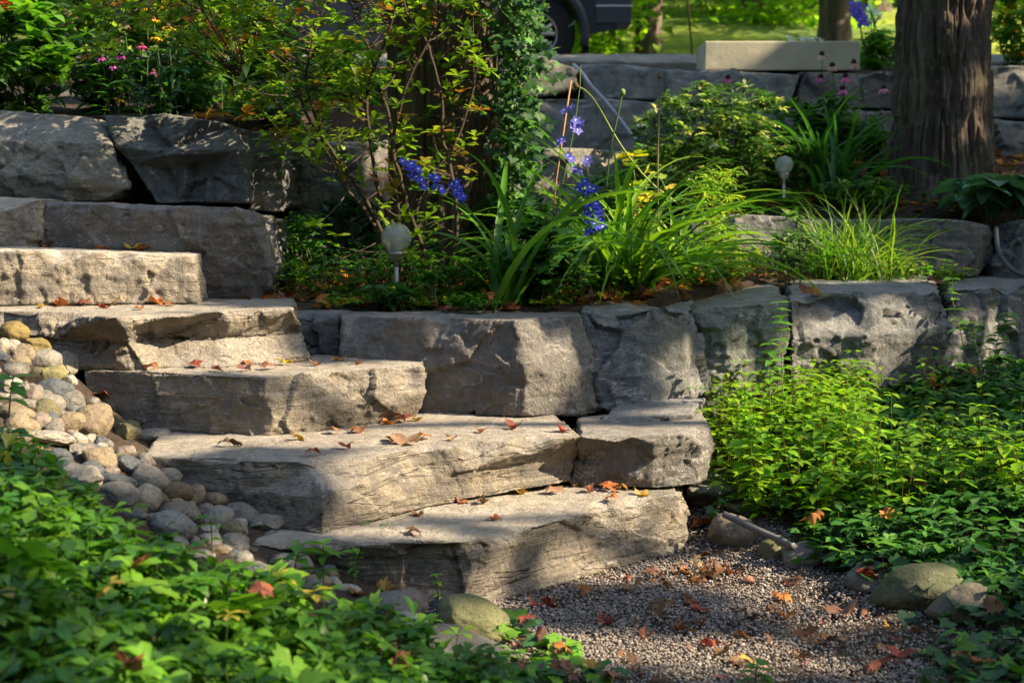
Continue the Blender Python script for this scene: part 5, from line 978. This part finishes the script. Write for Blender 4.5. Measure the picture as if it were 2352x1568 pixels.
# --- composite flowers
def daisy(name, x, y, Y_, pyb, bx, r, pc, cc, label, cat, seed, droop=-.35, npet=11, group=None, rays=True):
    rg = np.random.default_rng(seed); h_ = PY(x, y, Y_); b_ = PY(bx, pyb, Y_); b_[2] = zterr(b_[0], b_[1])[0]; e = empty(name, b_, label, cat, group)
    mb = MB(); t = np.linspace(0, 1, 9)[:, None]; mid = (b_+h_)/2+rg.normal(0, .02, 3); P = (1-t)**2*b_+2*t*(1-t)*mid+t*t*h_; mb.tube(P, .0022, (.05, .09, .03), 6); mb.obj('stem', M_STEM, e)
    mb = MB(); n = npet; a = np.arange(n)*6.283/n+rg.normal(0, .08, n); mb.inst(L_LO, rotm(a, np.full(n, droop)+rg.normal(0, .12, n), rg.normal(0, .15, n)), np.repeat(h_[None], n, 0), np.column_stack([np.full(n, r*1.1), rg.uniform(.85, 1.05, n)*r, np.full(n, r)]), cvar(rg, [pc], n, .15)); mb.obj('petals', M_PETAL, e)
    mb = MB(); V, Fc = ICO3; mb.raw(V*np.array([r*.32, r*.32, r*.34])*(1+.12*vn(V*9, seed))[:, None]+h_+np.array([0, 0, r*.12]), [Fc], cc); mb.obj('cone', M_STEM, e)
    if rays:
        mb = MB(); q = P[1:7]; k_ = len(q); mb.inst(L_LO, rotm(rg.uniform(0, 6.28, k_), rg.uniform(0, .6, k_), rg.normal(0, .2, k_)), q, rg.uniform(.06, .10, k_), cvar(rg, [(.035,.10,.02)], k_)); mb.obj('leaves', M_LEAF, e)
PKF, DK = (.50, .26, .30), (.05, .02, .012); CG = 'coneflowers by the big trunk'
for i, (x, y, bx, c_, lab) in enumerate(((1888,126,1892,(.5,.34,.3),'tallest faded coneflower, in front of the stone trough'), (1912,152,1905,(.45,.3,.27),'drooping coneflower right of the tallest one'), (1961,145,2010,(.5,.33,.28),'faded coneflower under the right end of the trough'), (1672,180,1700,(.5,.12,.25),'lone pink coneflower leaning out left of the group'),
    (1885,178,1880,(.4,.12,.25),'pink coneflower low in the group left of the big trunk'), (1942,177,1930,(.6,.15,.35),'bright pink coneflower touching the trough base'), (1935,205,1925,(.55,.16,.33),'pink coneflower just below the bright pink one'), (1912,250,1910,(.4,.14,.22),'lowest coneflower with a dark cone among leaves'), (2030,203,2000,(.6,.25,.4),'pink coneflower peeking beside the big trunk'))):
    daisy('coneflower', x, y, 8.1, 400, bx, .046, tuple(min(1, v*1.3) for v in c_), DK, lab, 'coneflower', 200+i, -.5, group=CG)
for i, (x, y, c_, lab) in enumerate(((325,106,(.75,.12,.35),'bright pink coneflower, highest of the left bed'), (277,128,(.6,.05,.42),'magenta coneflower in the middle of the left bed'), (233,133,(.45,.08,.38),'purple coneflower left of the magenta one'), (272,88,(.4,.1,.3),'dim magenta coneflower near the car wheel'), (262,152,(.5,.12,.38),'magenta coneflower above the weathered rock'), (352,166,(.35,.06,.25),'small dark pink coneflower in shade'), (285,58,(.4,.15,.3),'dusky coneflower under the azalea leaves'))):
    daisy('coneflower', x, y, 6.15, 330, x+random.Random(x).uniform(-60, 60), .032, c_, DK, lab, 'coneflower', 220+i, -.25, group='coneflowers in the left bed')
for i, (x, y, lab) in enumerate(((352,45,'yellow daisy flower upper left of its cluster'), (385,62,'yellow daisy flower in the middle of the cluster'), (412,68,'yellow daisy flower right in the cluster'), (358,86,'yellow daisy flower lowest in the cluster'), (518,33,'lone yellow daisy on a bare stem before the car wheel'), (340,20,'yellow daisy flower nearest the top edge'), (508,124,'orange yellow daisy flower right of the pink ones'), (276,228,'small yellow daisy flower just above the dark boulder'))):
    daisy('yellow_daisy', x, y, 6.1, 330, x+random.Random(x).uniform(-60, 60), .036, (.75,.42,.02), (.05,.03,.015), lab, 'daisy', 240+i, -.1, 9, group='yellow daisies in the left bed')
rg = np.random.default_rng(61); mb = MB(); hp = PY(14, 16, 6.3); e = empty('dahlia', (hp[0], 6.3, float(zterr(hp[0], 6.3)[0])), 'red spiky dahlia flower in the top left corner', 'dahlia')
for q in range(5): n = 12; mb.inst(L_LO, rotm(np.arange(n)*.52+q*.2, np.full(n, -.1+q*.3), np.zeros(n)), np.repeat(hp[None], n, 0), np.full(n, .07-.008*q), cvar(rg, [(.45,.03,.03)], n))
mb.obj('petals', M_PETAL, e); mb = MB(); mb.tube([hp, (hp[0]+.02, 6.3, zterr(hp[0], 6.3)[0])], .005, (.05,.08,.03), 6); mb.obj('stem', M_STEM, e)
# left bed shrubs
D1 = [(.035,.09,.018), (.055,.14,.018), (.09,.2,.02)]
for i, a in enumerate((('dark leaved bush at the upper left edge',60,260,6.35,(-120,-60,190,270),420,L_OV,(.06,.10),D1),('loose bush with upright dark leaves left of the coneflowers',230,260,6.6,(140,60,330,265),230,L_LO,(.06,.10),D1),
    ('leafy bush below the yellow daisies',400,270,6.7,(310,90,520,275),330,L_LO,(.06,.10),[(.04,.11,.02), (.06,.15,.02), (.05,.12,.04)]),('light green low plant behind the dark boulder',590,300,6.4,(500,185,700,310),260,L_OV,(.035,.06),[(.12,.25,.02), (.08,.19,.02), (.05,.12,.02)]),
    ('yellow green bush at the top left before the car',330,240,7.3,(120,-60,560,130),420,L_OV,(.05,.085),[(.12,.21,.02), (.07,.15,.02), (.2,.26,.03)]),('bush of round bright leaves under the car door',520,260,7.6,(420,10,700,230),420,L_SM,(.06,.09),[(.10,.24,.02), (.06,.16,.02)]),
    ('pale leaved bush between azalea and ivy trunk',760,300,7.4,(640,60,900,330),420,L_OV,(.05,.08),[(.13,.26,.02), (.07,.17,.02)]),('dark undergrowth plant right of the tall stone',770,640,6.2,(690,430,900,640),240,L_OV,(.03,.05),[(.02,.06,.02), (.03,.09,.02)]),
    ('small creeping plant hanging by the big block end',700,640,5.75,(635,470,760,660),170,L_OV,(.022,.038),[(.035,.11,.02), (.05,.14,.02)]),('shaded plant at the foot of the ivy trunk',1160,560,5.9,(1080,440,1280,600),240,L_OV,(.03,.05),[(.03,.09,.02), (.05,.13,.02)]))):
    leafy('garden_shrub', a[0], 'shrub', *a[1:4], a[4], a[5], a[6], a[7], a[8], 300+i, dY=.35 if i < 7 else .15)
# planter flowers, border behind the wall
leafy('planter_flowers', 'white flowers with a few leaves growing in the stone trough', 'flowers', 1840, 100, 9.32, (1800, 80, 1890, 104), 26, L_SM, (.02, .03), [(.75,.75,.78), (.7,.68,.75)], 71, nl=(4, 6), dY=.12, mat=M_PETAL, nst=6)
e = leafy('delphinium', 'violet delphinium spire rising left of the big trunk', 'delphinium', 2000, 170, 9.9, (1975, 70, 2050, 165), 60, L_OV, (.06, .09), [(.06,.15,.02), (.09,.2,.02)], 72, dY=.15)
rg = np.random.default_rng(73); mb = MB(); mb.tube([PY(1995,150,9.9), PY(1975,60,9.9), PY(1968,5,9.9)], .005, (.07,.12,.03), 6); mb.obj('stem', M_STEM, e)
for q in range(26):
    mb = MB(); t = q/26; flower(mb, rg, PY(1966+t*14+rg.normal(0, 9), 8+t*52, 9.85+rg.normal(0, .02)), .03, (.16,.11,.62), cen=(.5,.5,.6)); mb.obj('flower', M_PETAL, e)
leafy('white_phlox', 'white phlox flowers right of the violet spire', 'phlox', 2010, 150, 9.95, (1985, 8, 2030, 50), 34, L_SM, (.022, .032), [(.65,.72,.75)], 74, nl=(4, 5), mat=M_PETAL, dY=.06, nst=8)
leafy('orange_flower_bush', 'bush with orange and yellow flowers behind the far wall at the right edge', 'bush', 2320, 160, 10.2, (2235, -60, 2480, 160), 520, L_OV, (.05, .08), [(.07,.17,.02), (.12,.24,.02), (.6,.28,.02), (.5,.42,.03)], 75, w=[.46, .32, .12, .10], dY=.5)
leafy('garden_plant', 'green plant with yellowish leaves behind the trough end', 'garden plant', 2030, 170, 10.4, (1960, 60, 2120, 170), 160, L_OV, (.05, .08), [(.08,.2,.02), (.25,.28,.05)], 76, dY=.25)
for x, y, lab in ((1472,287,'white daisy flower beside the hanging hose'), (1640,335,'small white flower over the variegated shrub')):
    daisy('white_daisy', x, y, 7.0, 440, x+6, .032, (.75,.78,.7), (.4,.35,.1), lab, 'daisy', x, .1, 12, rays=False)
# --- single tall weeds and sprouts
def weed(pts_, label, seed, L=.045, n=6, cols=((.09,.2,.02), (.06,.15,.02)), r=.0018, pair=2, tpl=None):
    rg = np.random.default_rng(seed); P = np.array([PY(*q) for q in pts_]); P[0, 2] = zterr(P[0, 0], P[0, 1])[0]-.005 if P[0, 2]-zterr(P[0, 0], P[0, 1])[0] < .12 and P[0, 1] > yA(P[0, 0])+.2 or P[0, 1] < yA(P[0, 0]) and P[0, 2]-zterr(P[0, 0], P[0, 1])[0] < .1 else P[0, 2]
    tt = np.linspace(0, 1, 16); Q = np.column_stack([np.interp(tt, np.linspace(0, 1, len(P)), P[:, i]) for i in range(3)]); e = empty('weed', Q[0], label, 'weed'); mb = MB(); mb.tube(Q, np.linspace(r*1.3, r*.6, 16), (.12, .14, .05), 5); mb.obj('stem', M_STEM, e)
    mb = MB(); t = np.repeat(np.linspace(.35, 1, n), pair); k_ = len(t); p = np.column_stack([np.interp(t, tt, Q[:, i]) for i in range(3)]); az = np.arange(k_)*2*np.pi/pair+np.repeat(rg.uniform(0, 3, n), pair)
    mb.inst(tpl or L_OV, rotm(az, rg.uniform(-.1, .3, k_), rg.normal(0, .2, k_)), p, L*rg.uniform(.7, 1.15, k_), cvar(rg, cols, k_)); mb.obj('leaves', M_LEAF, e)
weed([(1800,960,5.0),(1796,850,5.0),(1795,760,5.0),(1790,695,5.0)], 'tall thin weed before the joint of two wall blocks', 1, .05, 9, pair=3); weed([(1775,1010,4.9),(1768,900,4.9),(1770,790,4.9)], 'shorter weed left of the tall thin one', 2, .05, 8, pair=3)
weed([(2225,850,5.6),(2205,760,5.6),(2185,680,5.7),(2188,640,5.7)], 'lanky weed leaning on the far right wall blocks', 3, .055, 8); weed([(2165,690,6.3),(2170,650,6.3),(2172,598,6.3)], 'small bright weed on the wall top below the dark rounded block', 4, .045, 6, pair=3)
weed([(2280,860,5.6),(2290,780,5.6),(2320,720,5.6)], 'bushy weed near the right edge before the wall', 5, .06, 10, pair=3); weed([(2255,870,5.5),(2240,800,5.5),(2230,740,5.5)], 'leafy weed left of the one near the right edge', 15, .055, 9, pair=3)
weed([(815,1345,3.66),(818,1300,3.66),(815,1258,3.66)], 'weed growing before the shaded end of the lowest step', 6, .035, 6); weed([(1010,1395,3.62),(1005,1345,3.62),(1002,1320,3.62)], 'feathery pale green seedling before the lowest step', 7, .022, 3, pair=5, cols=((.16,.3,.05),))
weed([(765,1225,3.85),(762,1205,3.85)], 'tiny sprout left on the lowest tread', 8, .018, 2); weed([(850,1222,3.9),(846,1200,3.9)], 'tiny sprout in the middle of the lowest tread', 9, .016, 2); weed([(885,1222,3.9),(884,1203,3.9)], 'tiny sprout at the right of the other tread sprouts', 10, .02, 2)
weed([(290,1185,3.5),(310,1150,3.5),(330,1160,3.5)], 'sprout with a light leaf hanging over the beige grey cobble', 11, .04, 2); weed([(488,1250,3.5),(486,1215,3.5),(483,1190,3.5)], 'sprout in front of the blue grey pitted cobbles', 12, .045, 3)
weed([(1740,1590,3.1),(1735,1550,3.1),(1738,1525,3.1)], 'sprout in the gravel at the bottom edge', 13, .05, 4); weed([(660,1340,3.4),(680,1290,3.4),(690,1250,3.4)], 'leafy sprout overlapping the lowest step left end', 14, .06, 4, pair=3)
weed([(20,960,3.5),(25,900,3.5),(30,868,3.5)], 'bright three leaved sprig at the left edge over the cobbles', 16, .07, 3, pair=3); weed([(740,1340,3.45),(745,1280,3.45),(742,1250,3.45)], 'dark leaved sprout left of the lowest step corner', 17, .055, 4, pair=3)
# ------------------------------------------------------------------ fallen leaves
M_DRY = mat_leaf('dry_leaf', .25, .7, (1.3, .9, .5), .2)
mm, nt, b = nm('fallen_leaf'); k = NT(nt); oc = k.n('ShaderNodeObjectInfo').outputs['Color']; v = k.n('ShaderNodeTexCoord').outputs['Object']; nz = k.noise(v, 9, 5, .7); nf = k.noise(v, 2.2, 3)
c = k.mix(k.ramp(nz, .45, .7), oc, k.mix(1.0, oc, (.5, .42, .4), 'MULTIPLY')); c = k.mix(k.ramp(nf, .5, .75), c, k.mix(1.0, oc, (1.5, 1.4, .8), 'MULTIPLY')); k.l(c, b.inputs['Base Color']); b.inputs['Roughness'].default_value = .7
tb = k.n('ShaderNodeBsdfTranslucent'); k.l(c, tb.inputs[0]); mx = k.n('ShaderNodeMixShader'); mx.inputs[0].default_value = .28; k.l(b.outputs[0], mx.inputs[1]); k.l(tb.outputs[0], mx.inputs[2]); k.l(mx.outputs[0], nt.nodes['Material Output'].inputs[0])
LM = []
for s_ in range(8):
    V, Fs = fan_leaf(MAPLE, (0, .32), [.15, .35, -.1, .5, .2, -.25, .6, .1][s_], [.2, -.35, .5, .3, -.5, .15, .7, -.2][s_], .22, s_); V = V-np.array([0, .4, V[:, 2].min()]); V[:, 2] -= .03
    LM.append(mk('fallen_leaf', V, Fs))
CN = {'rust': (.22,.08,.035), 'orange': (.36,.135,.03), 'red': (.20,.04,.025), 'tan': (.27,.15,.085), 'brown': (.14,.07,.04), 'yellow': (.42,.25,.04), 'pink': (.29,.14,.095)}
_ws = {}
def topz(px, py_, z): return PZ(px, py_, z)
def fleaf(p, sz, cn, label, seed, group, tilt=.25):
    r_ = random.Random(seed); o = bpy.data.objects.new('fallen_leaf', LM[r_.randrange(8)]); COL.objects.link(o)
    if not o.data.materials: o.data.materials.append(mm)
    o.location = tuple(p); o.scale = (sz, sz, sz); o.rotation_euler = (r_.gauss(0, tilt), r_.gauss(0, tilt), r_.uniform(0, 6.28)); o.color = (*[c_*r_.uniform(.85, 1.15) for c_ in CN[cn]], 1); tag(o, label, 'fallen leaf', group)
dgx = _dg(); dgx.update()
def rest(px, py_):
    """where the photo's sight line through a leaf meets the scene: the leaf lies there"""
    d = Vector(ray(px, py_)); ok, loc, nrm_, _, ob, _m = SC.ray_cast(dgx, Vector(C0), d.normalized()); hit = np.array(loc)
    # rest it on whatever lies straight below a point just in front, stepping out from upright faces
    for off in (.012, .04, .07, .10, .14, .18):
        ok2, l2, n2, _, ob2, _m2 = SC.ray_cast(dgx, Vector(hit)+Vector((0, -off, .05)), Vector((0, 0, -1)))
        if ok2 and n2.z > .75: return np.array(l2)
    return np.array(l2) if ok2 else hit
SL = 'maple leaves fallen on the steps'; i_ = 0
for px, py_, z, s_, cn, lab in ((1057,1152,.19,44,'rust','rust maple leaf standing on edge where the lowest tread meets the second step'),(1196,1130,.19,44,'yellow','yellow brown curled leaf on the lowest tread by the second step'),(1398,1112,.19,56,'orange','pair of orange leaves at the back of the lowest tread by the squared block'),(1420,1118,.19,40,'orange','orange leaf touching the squared block on the lowest tread'),
    (1140,1190,.18,36,'orange','small orange leaf alone in the middle of the lowest tread'),(1402,1148,.18,40,'orange','flat orange leaf near the right end of the lowest tread'),(1475,1135,.18,44,'yellow','pale yellow leaf near the right corner of the lowest tread'),(957,1182,.18,40,'brown','brown leaf wedged under the second step'),(950,1228,.18,50,'brown','thin brown leaf with a stalk at the front of the lowest tread'),(1270,1132,.19,52,'tan','flat pink tan leaf on the lowest tread behind the middle'),(1110,1155,.19,44,'brown','brown leaf right of the standing rust one'),(1320,1110,.2,40,'tan','tan leaf in the back corner of the lowest tread'),
    (940,1018,.36,92,'tan','largest tan maple leaf, centre of the second tread'),(895,1012,.36,40,'rust','rust leaf left of the largest tan leaf'),(975,1008,.36,42,'orange','orange leaf tip behind the largest tan leaf'),(720,1045,.36,40,'orange','orange leaf near the corner of the second tread'),(795,1030,.36,40,'rust','thin rust leaf in the middle of the second tread'),(680,1010,.36,44,'yellow','yellow brown curled leaf by the third step on the second tread'),(930,968,.37,52,'red','red orange leaf at the foot of the third step end'),(892,972,.37,44,'orange','orange leaf left of the red orange one'),(955,966,.37,34,'yellow','yellow leaf right of the red orange one'),
    (1178,985,.36,44,'red','dark red leaf on the second tread under the big wall block'),(1288,990,.36,42,'red','curled red leaf at the right end of the second tread'),(1105,993,.36,36,'rust','rust sliver leaf right of the largest tan leaf'),(1040,1010,.36,34,'orange','small orange leaf right of the largest tan leaf'),(1350,1040,.3,34,'rust','rust leaf stuck on the face of the squared block'),(515,1024,.36,40,'brown','brown leaf under the third step corner'),(545,1024,.36,40,'brown','dark curled leaf right of the one under the third step corner'),(820,992,.36,46,'rust','flat rust leaf at the foot of the third step'),(770,995,.36,40,'tan','tan leaf at the foot of the third step'),
    (455,843,.54,44,'red','red leaf at the foot of the split step'),(345,852,.54,46,'rust','rust leaf under the crevice of the split step'),(565,852,.54,44,'pink','pinkish leaf in the middle of the third tread'),(620,848,.54,48,'pink','pink tan leaf right of the pinkish one on the third tread'),(656,838,.54,40,'yellow','yellow leaf standing on the third tread'),(570,833,.54,30,'orange','upright orange leaf against the split step'),(500,853,.54,36,'pink','pink leaf at the left of the third tread'),(778,828,.55,40,'yellow','yellow leaf at the right end of the third tread'),(820,836,.55,30,'rust','thin rust leaf at the far right of the third tread'),(725,840,.54,32,'rust','rust leaf between the yellow ones on the third tread'),(230,853,.5,52,'rust','rust leaf between cobbles and the split step'),
    (200,697,.72,44,'rust','upright rust leaf against the sunlit fifth step'),(240,708,.72,38,'red','red leaf at the edge of the fourth tread'),(275,697,.72,44,'yellow','yellow leaf right of the upright rust one'),(140,703,.72,50,'orange','orange leaf at the left of the fourth tread'),(360,695,.72,44,'orange','orange leaf at the foot of the fifth step right part'),(385,702,.72,40,'rust','flat rust leaf right of the orange one on the fourth tread'),(100,707,.72,30,'yellow','small yellow leaf at the left of the fourth tread'),(320,711,.72,30,'orange','small orange leaf at the front edge of the fourth tread'),
    (108,568,.9,40,'rust','rust leaf on the fifth step near its left end'),(240,571,.9,34,'orange','orange leaf on top of the fifth step'),(305,570,.9,42,'yellow','yellow leaf against the big grey brown block'),(330,573,.9,46,'orange','orange leaf right of the yellow one on the fifth step'),(376,462,1.08,30,'red','brick red leaf in the gap below the dark boulder'),(590,290,1.46,36,'orange','orange leaf on top of the dark boulder'),(500,252,1.46,30,'tan','tan leaf caught above the dark boulder'),(885,1352,.02,60,'yellow','two tone yellow leaf standing in front of the lowest step left end'),(820,1365,.04,52,'rust','rust leaf beside the standing yellow one')):
    p = rest(px, py_); sc = p[1]/F; fleaf(p+np.array([0, 0, .003]), s_*sc*.7, cn, lab, 500+i_, SL, .35 if 'stand' in lab or 'upright' in lab or 'curled' in lab else .12); i_ += 1
for px, py_, s_, cn, lab in ((745,700,40,'orange','orange leaf at the soil edge right of the fourth step'),(1040,716,44,'orange','orange leaf standing on the big wall block'),(1025,718,30,'rust','rust leaf beside the standing orange one'),(1118,716,40,'orange','orange leaf on the big wall block below the first daylily'),(1130,719,30,'rust','rust leaf tip right of the orange one under the first daylily'),(880,716,44,'rust','rust leaf on the wall edge below the near lamp'),(925,714,40,'orange','orange leaf on the wall edge right of the near lamp'),(1170,700,60,'rust','broad rust leaf leaning on daylily leaves'),(1360,700,50,'brown','brown leaf on the wall top under the big daylily'),(1400,690,44,'rust','rust leaf right of the brown one on the wall top'),(1470,684,40,'tan','tan leaf on the wall top near the lichen block'),(1855,672,44,'rust','rust curled leaf on the wall top above the lichen block'),(1870,676,40,'orange','orange brown leaf beside the curled one on the wall top'),(2140,652,40,'rust','rust leaf on the wall top below the dark rounded block'),
    (2135,888,44,'orange','orange leaf on the dark ground cover, upper right'),(2215,868,50,'orange','brighter orange leaf right on the dark ground cover'),(2180,930,30,'red','red leaf deep in the dark ground cover'),(2290,1255,50,'rust','rust leaf on the ground cover near the right edge'),(2110,1125,30,'red','red leaf among sunlit leaves at the right'),(2030,1205,34,'orange','orange leaf among weeds above the mossy boulder'),(2210,1180,36,'orange','orange leaf in the bright leaves at the right'),(1868,1245,64,'orange','orange leaf behind the rough grey boulder'),(1990,1320,60,'red','deep red leaf among ivy'),(1610,1200,60,'orange','orange leaf by the right end of the lowest step'),(1940,1400,70,'pink','pink leaf under ivy left of the largest mossy boulder'),(2275,1400,60,'rust','rust leaf standing before the tan boulder')):
    p = rest(px, py_); sc = p[1]/F; fleaf(p+np.array([0, 0, .004]), s_*sc*.8, cn, lab, 700+i_, 'maple leaves on walls and plants', .3); i_ += 1
rg = np.random.default_rng(90); names = list(CN); used = 0
for t in range(1500):
    px, py_ = rg.uniform(1180, 2340), rg.uniform(1285, 1566)
    if py_ < np.interp(px, [1180, 1300, 1500, 1600, 1700, 1900, 2100, 2340], [1400, 1345, 1285, 1270, 1285, 1350, 1430, 1500]): continue
    dn = .35 if px < 1500 and py_ < 1450 else .75
    if py_ < 1345 and 1440 < px < 1850: dn = 2.5
    elif rg.random() < .35: continue
    if rg.random() > dn: continue
    cn = names[rg.choice(7, p=[.28, .08, .10, .16, .25, .02, .11])]; p = rest(px, py_); sc = p[1]/F; s_ = rg.uniform(20, 52); zone = 'near the lowest step' if py_ < 1370 and px < 1650 else ('by the ivy at the right' if px > 1900 else ('at the bottom edge' if py_ > 1490 else 'in the middle of the path'))
    fleaf(p+np.array([0, 0, .004]), s_*sc*.8, cn, f"{cn} {'large' if s_ > 40 else 'small'} maple leaf on the gravel {zone}".replace('pink', 'pinkish'), 900+t, f"{cn} leaves on the gravel {zone}", .28); used += 1
    if used > 125: break
rg = np.random.default_rng(91)
for t in range(14):
    x, y = rg.uniform(0, 1100), rg.uniform(1150, 1560)
    if y < np.interp(x, [0, 480, 1100], [1150, 1300, 1520]): continue
    p = rest(x, y); fleaf(p, rg.uniform(.025, .042), ['brown', 'rust', 'brown'][t % 3], 'faded leaf lying half sunk in the left ground cover', 1900+t, 'faded leaves in the left ground cover', .4)
# ------------------------------------------------------------------ trees and wood beyond
M_BG = mat_leaf('far_foliage', .55, .5, (1.9, 1.9, .7))
def bgtree(name, x, y, h, r, cr, n, seed, label, cols, size=.22, zc=.5, group='trees beyond the lawn'):
    z = float(zterr(x, y)[0])-.1; rg = np.random.default_rng(seed); t = empty(name, (x, y, z), label, 'tree', group); trunk((x, y, z), [(0, r*1.2), (.4, r), (h*.8, r*.5)], t, seed, nth=40, nz=60, amp=r*.06, ridge=16)
    nc = 26; d = rg.normal(size=(nc, 3)); d /= np.linalg.norm(d, axis=1)[:, None]; cc = np.array([x, y, z+h*(zc+.0)+h*.25])+d*np.array([cr, cr, h*.36])*rg.uniform(.4, 1, (nc, 1)); idx = rg.integers(0, nc, n); P = cc[idx]+rg.normal(size=(n, 3))*np.array([.5, .5, .22])*cr*.3
    mb = MB(); mb.inst(L_SM, rotm(rg.uniform(0, 6.28, n), rg.uniform(-.7, .4, n), rg.normal(0, .4, n)), P, size*rg.uniform(.6, 1.3, n), cvar(rg, cols, n)); mb.obj('crown', M_BG, t)
    mb = MB()
    for q in cc: a = np.array([x, y, z+h*rg.uniform(.3, .7)]); mb.tube([a, (a+q)/2+np.array([0, 0, .1]), q], [r*.25, r*.15, r*.05], (.07, .05, .04), 5)
    mb.obj('limbs', M_BARK, t)
CF = [(.10,.2,.02), (.16,.3,.02), (.24,.36,.03), (.06,.13,.015)]
def bx(px, Y): return (px-1176)/F*Y
bgtree('spruce_tree', bx(1485, 18.5), 18.5, 9, .17, 2.6, 9000, 401, 'tree with a dark trunk and sunlit low boughs right of the parked car', CF, .16, .02)
bgtree('spruce_tree', bx(1905, 21), 21, 11, .24, 3.0, 5000, 402, 'brown trunked tree behind the stone trough, left of the violet spire', CF, .2, .25)
bgtree('spruce_tree', bx(1720, 25), 25, 9, .2, 2.8, 9000, 403, 'bright feathery tree between the two far trunks', [(.14,.28,.02), (.2,.32,.03), (.07,.15,.02)], .18, .0)
bgtree('maple_tree', bx(1990, 27), 27, 12, .3, 3.6, 7000, 404, 'dark tree behind the violet spire', [(.03,.07,.02), (.05,.11,.02)], .2, .05)
bgtree('maple_tree', bx(2420, 19), 19, 9, .25, 2.8, 7000, 405, 'tree behind the orange flower bush at the right', CF, .18, .1)
bgtree('maple_tree', bx(700, 24), 24, 11, .3, 4.2, 8000, 406, 'tree behind the car roof at the left', [(.03,.08,.02), (.07,.15,.02)], .22, .1)
bgtree('maple_tree', bx(150, 22), 22, 11, .3, 4.2, 8000, 407, 'tree behind the car bonnet at the top left', [(.03,.08,.02), (.07,.15,.02)], .22, .1)
bgtree('maple_tree', bx(1250, 26), 26, 12, .26, 3.6, 8000, 408, 'tree hidden behind the back of the parked car', CF, .2, .1)
rg = np.random.default_rng(77); mb = MB(); n = 42000; a = rg.uniform(-.62, .62, n); dist = rg.uniform(30, 46, n); zz = np.abs(rg.normal(0, 1, n))**.8*7
P = np.column_stack([np.sin(a)*dist, np.cos(a)*dist, np.zeros(n)]); P[:, 2] = zterr(P[:, 0], P[:, 1])+zz; kp = vn(P*np.array([.22, .22, .35]), 5) > -.15; P = P[kp]; k_ = len(P)
mb.inst(L_SM, rotm(rg.uniform(0, 6.28, k_), rg.normal(0, .6, k_), rg.normal(0, .4, k_)), P, rg.uniform(.35, .8, k_), cvar(rg, [(.05,.12,.015), (.12,.24,.02), (.22,.34,.03)], k_)*(1+.5*vn(P*.3, 9))[:, None])
tag(mb.obj('woodland', M_BG), 'green woodland far beyond the lawn', 'woodland', kind='stuff')
# unseen wood added behind the viewer and sides, dims ambient light and reflections
mb = MB(); n = 26000; a = rg.uniform(.75, 5.5, n); dist = rg.uniform(13, 19, n); zz = rg.uniform(0, 9, n); P = np.column_stack([np.sin(a)*dist, np.cos(a)*dist+3, zz+zterr(np.sin(a)*dist, np.cos(a)*dist+3)])
s_ = sproj(P); inn = (s_[:, 0] > sproj([[0, 1, 0]])[0, 0]-12); near = np.abs(np.arctan2(P[:, 1]-4, P[:, 0])-SUN_AZ) < .55; P = P[~(near & (zz > 4.5))]; k_ = len(P)
mb.inst(L_SM, rotm(rg.uniform(0, 6.28, k_), rg.normal(0, .6, k_), rg.normal(0, .4, k_)), P, rg.uniform(.6, 1.3, k_), cvar(rg, [(.03,.07,.015), (.05,.11,.02)], k_))
tag(mb.obj('woodland', M_BG), 'unseen green woodland added around the garden behind the viewpoint', 'woodland', kind='stuff')
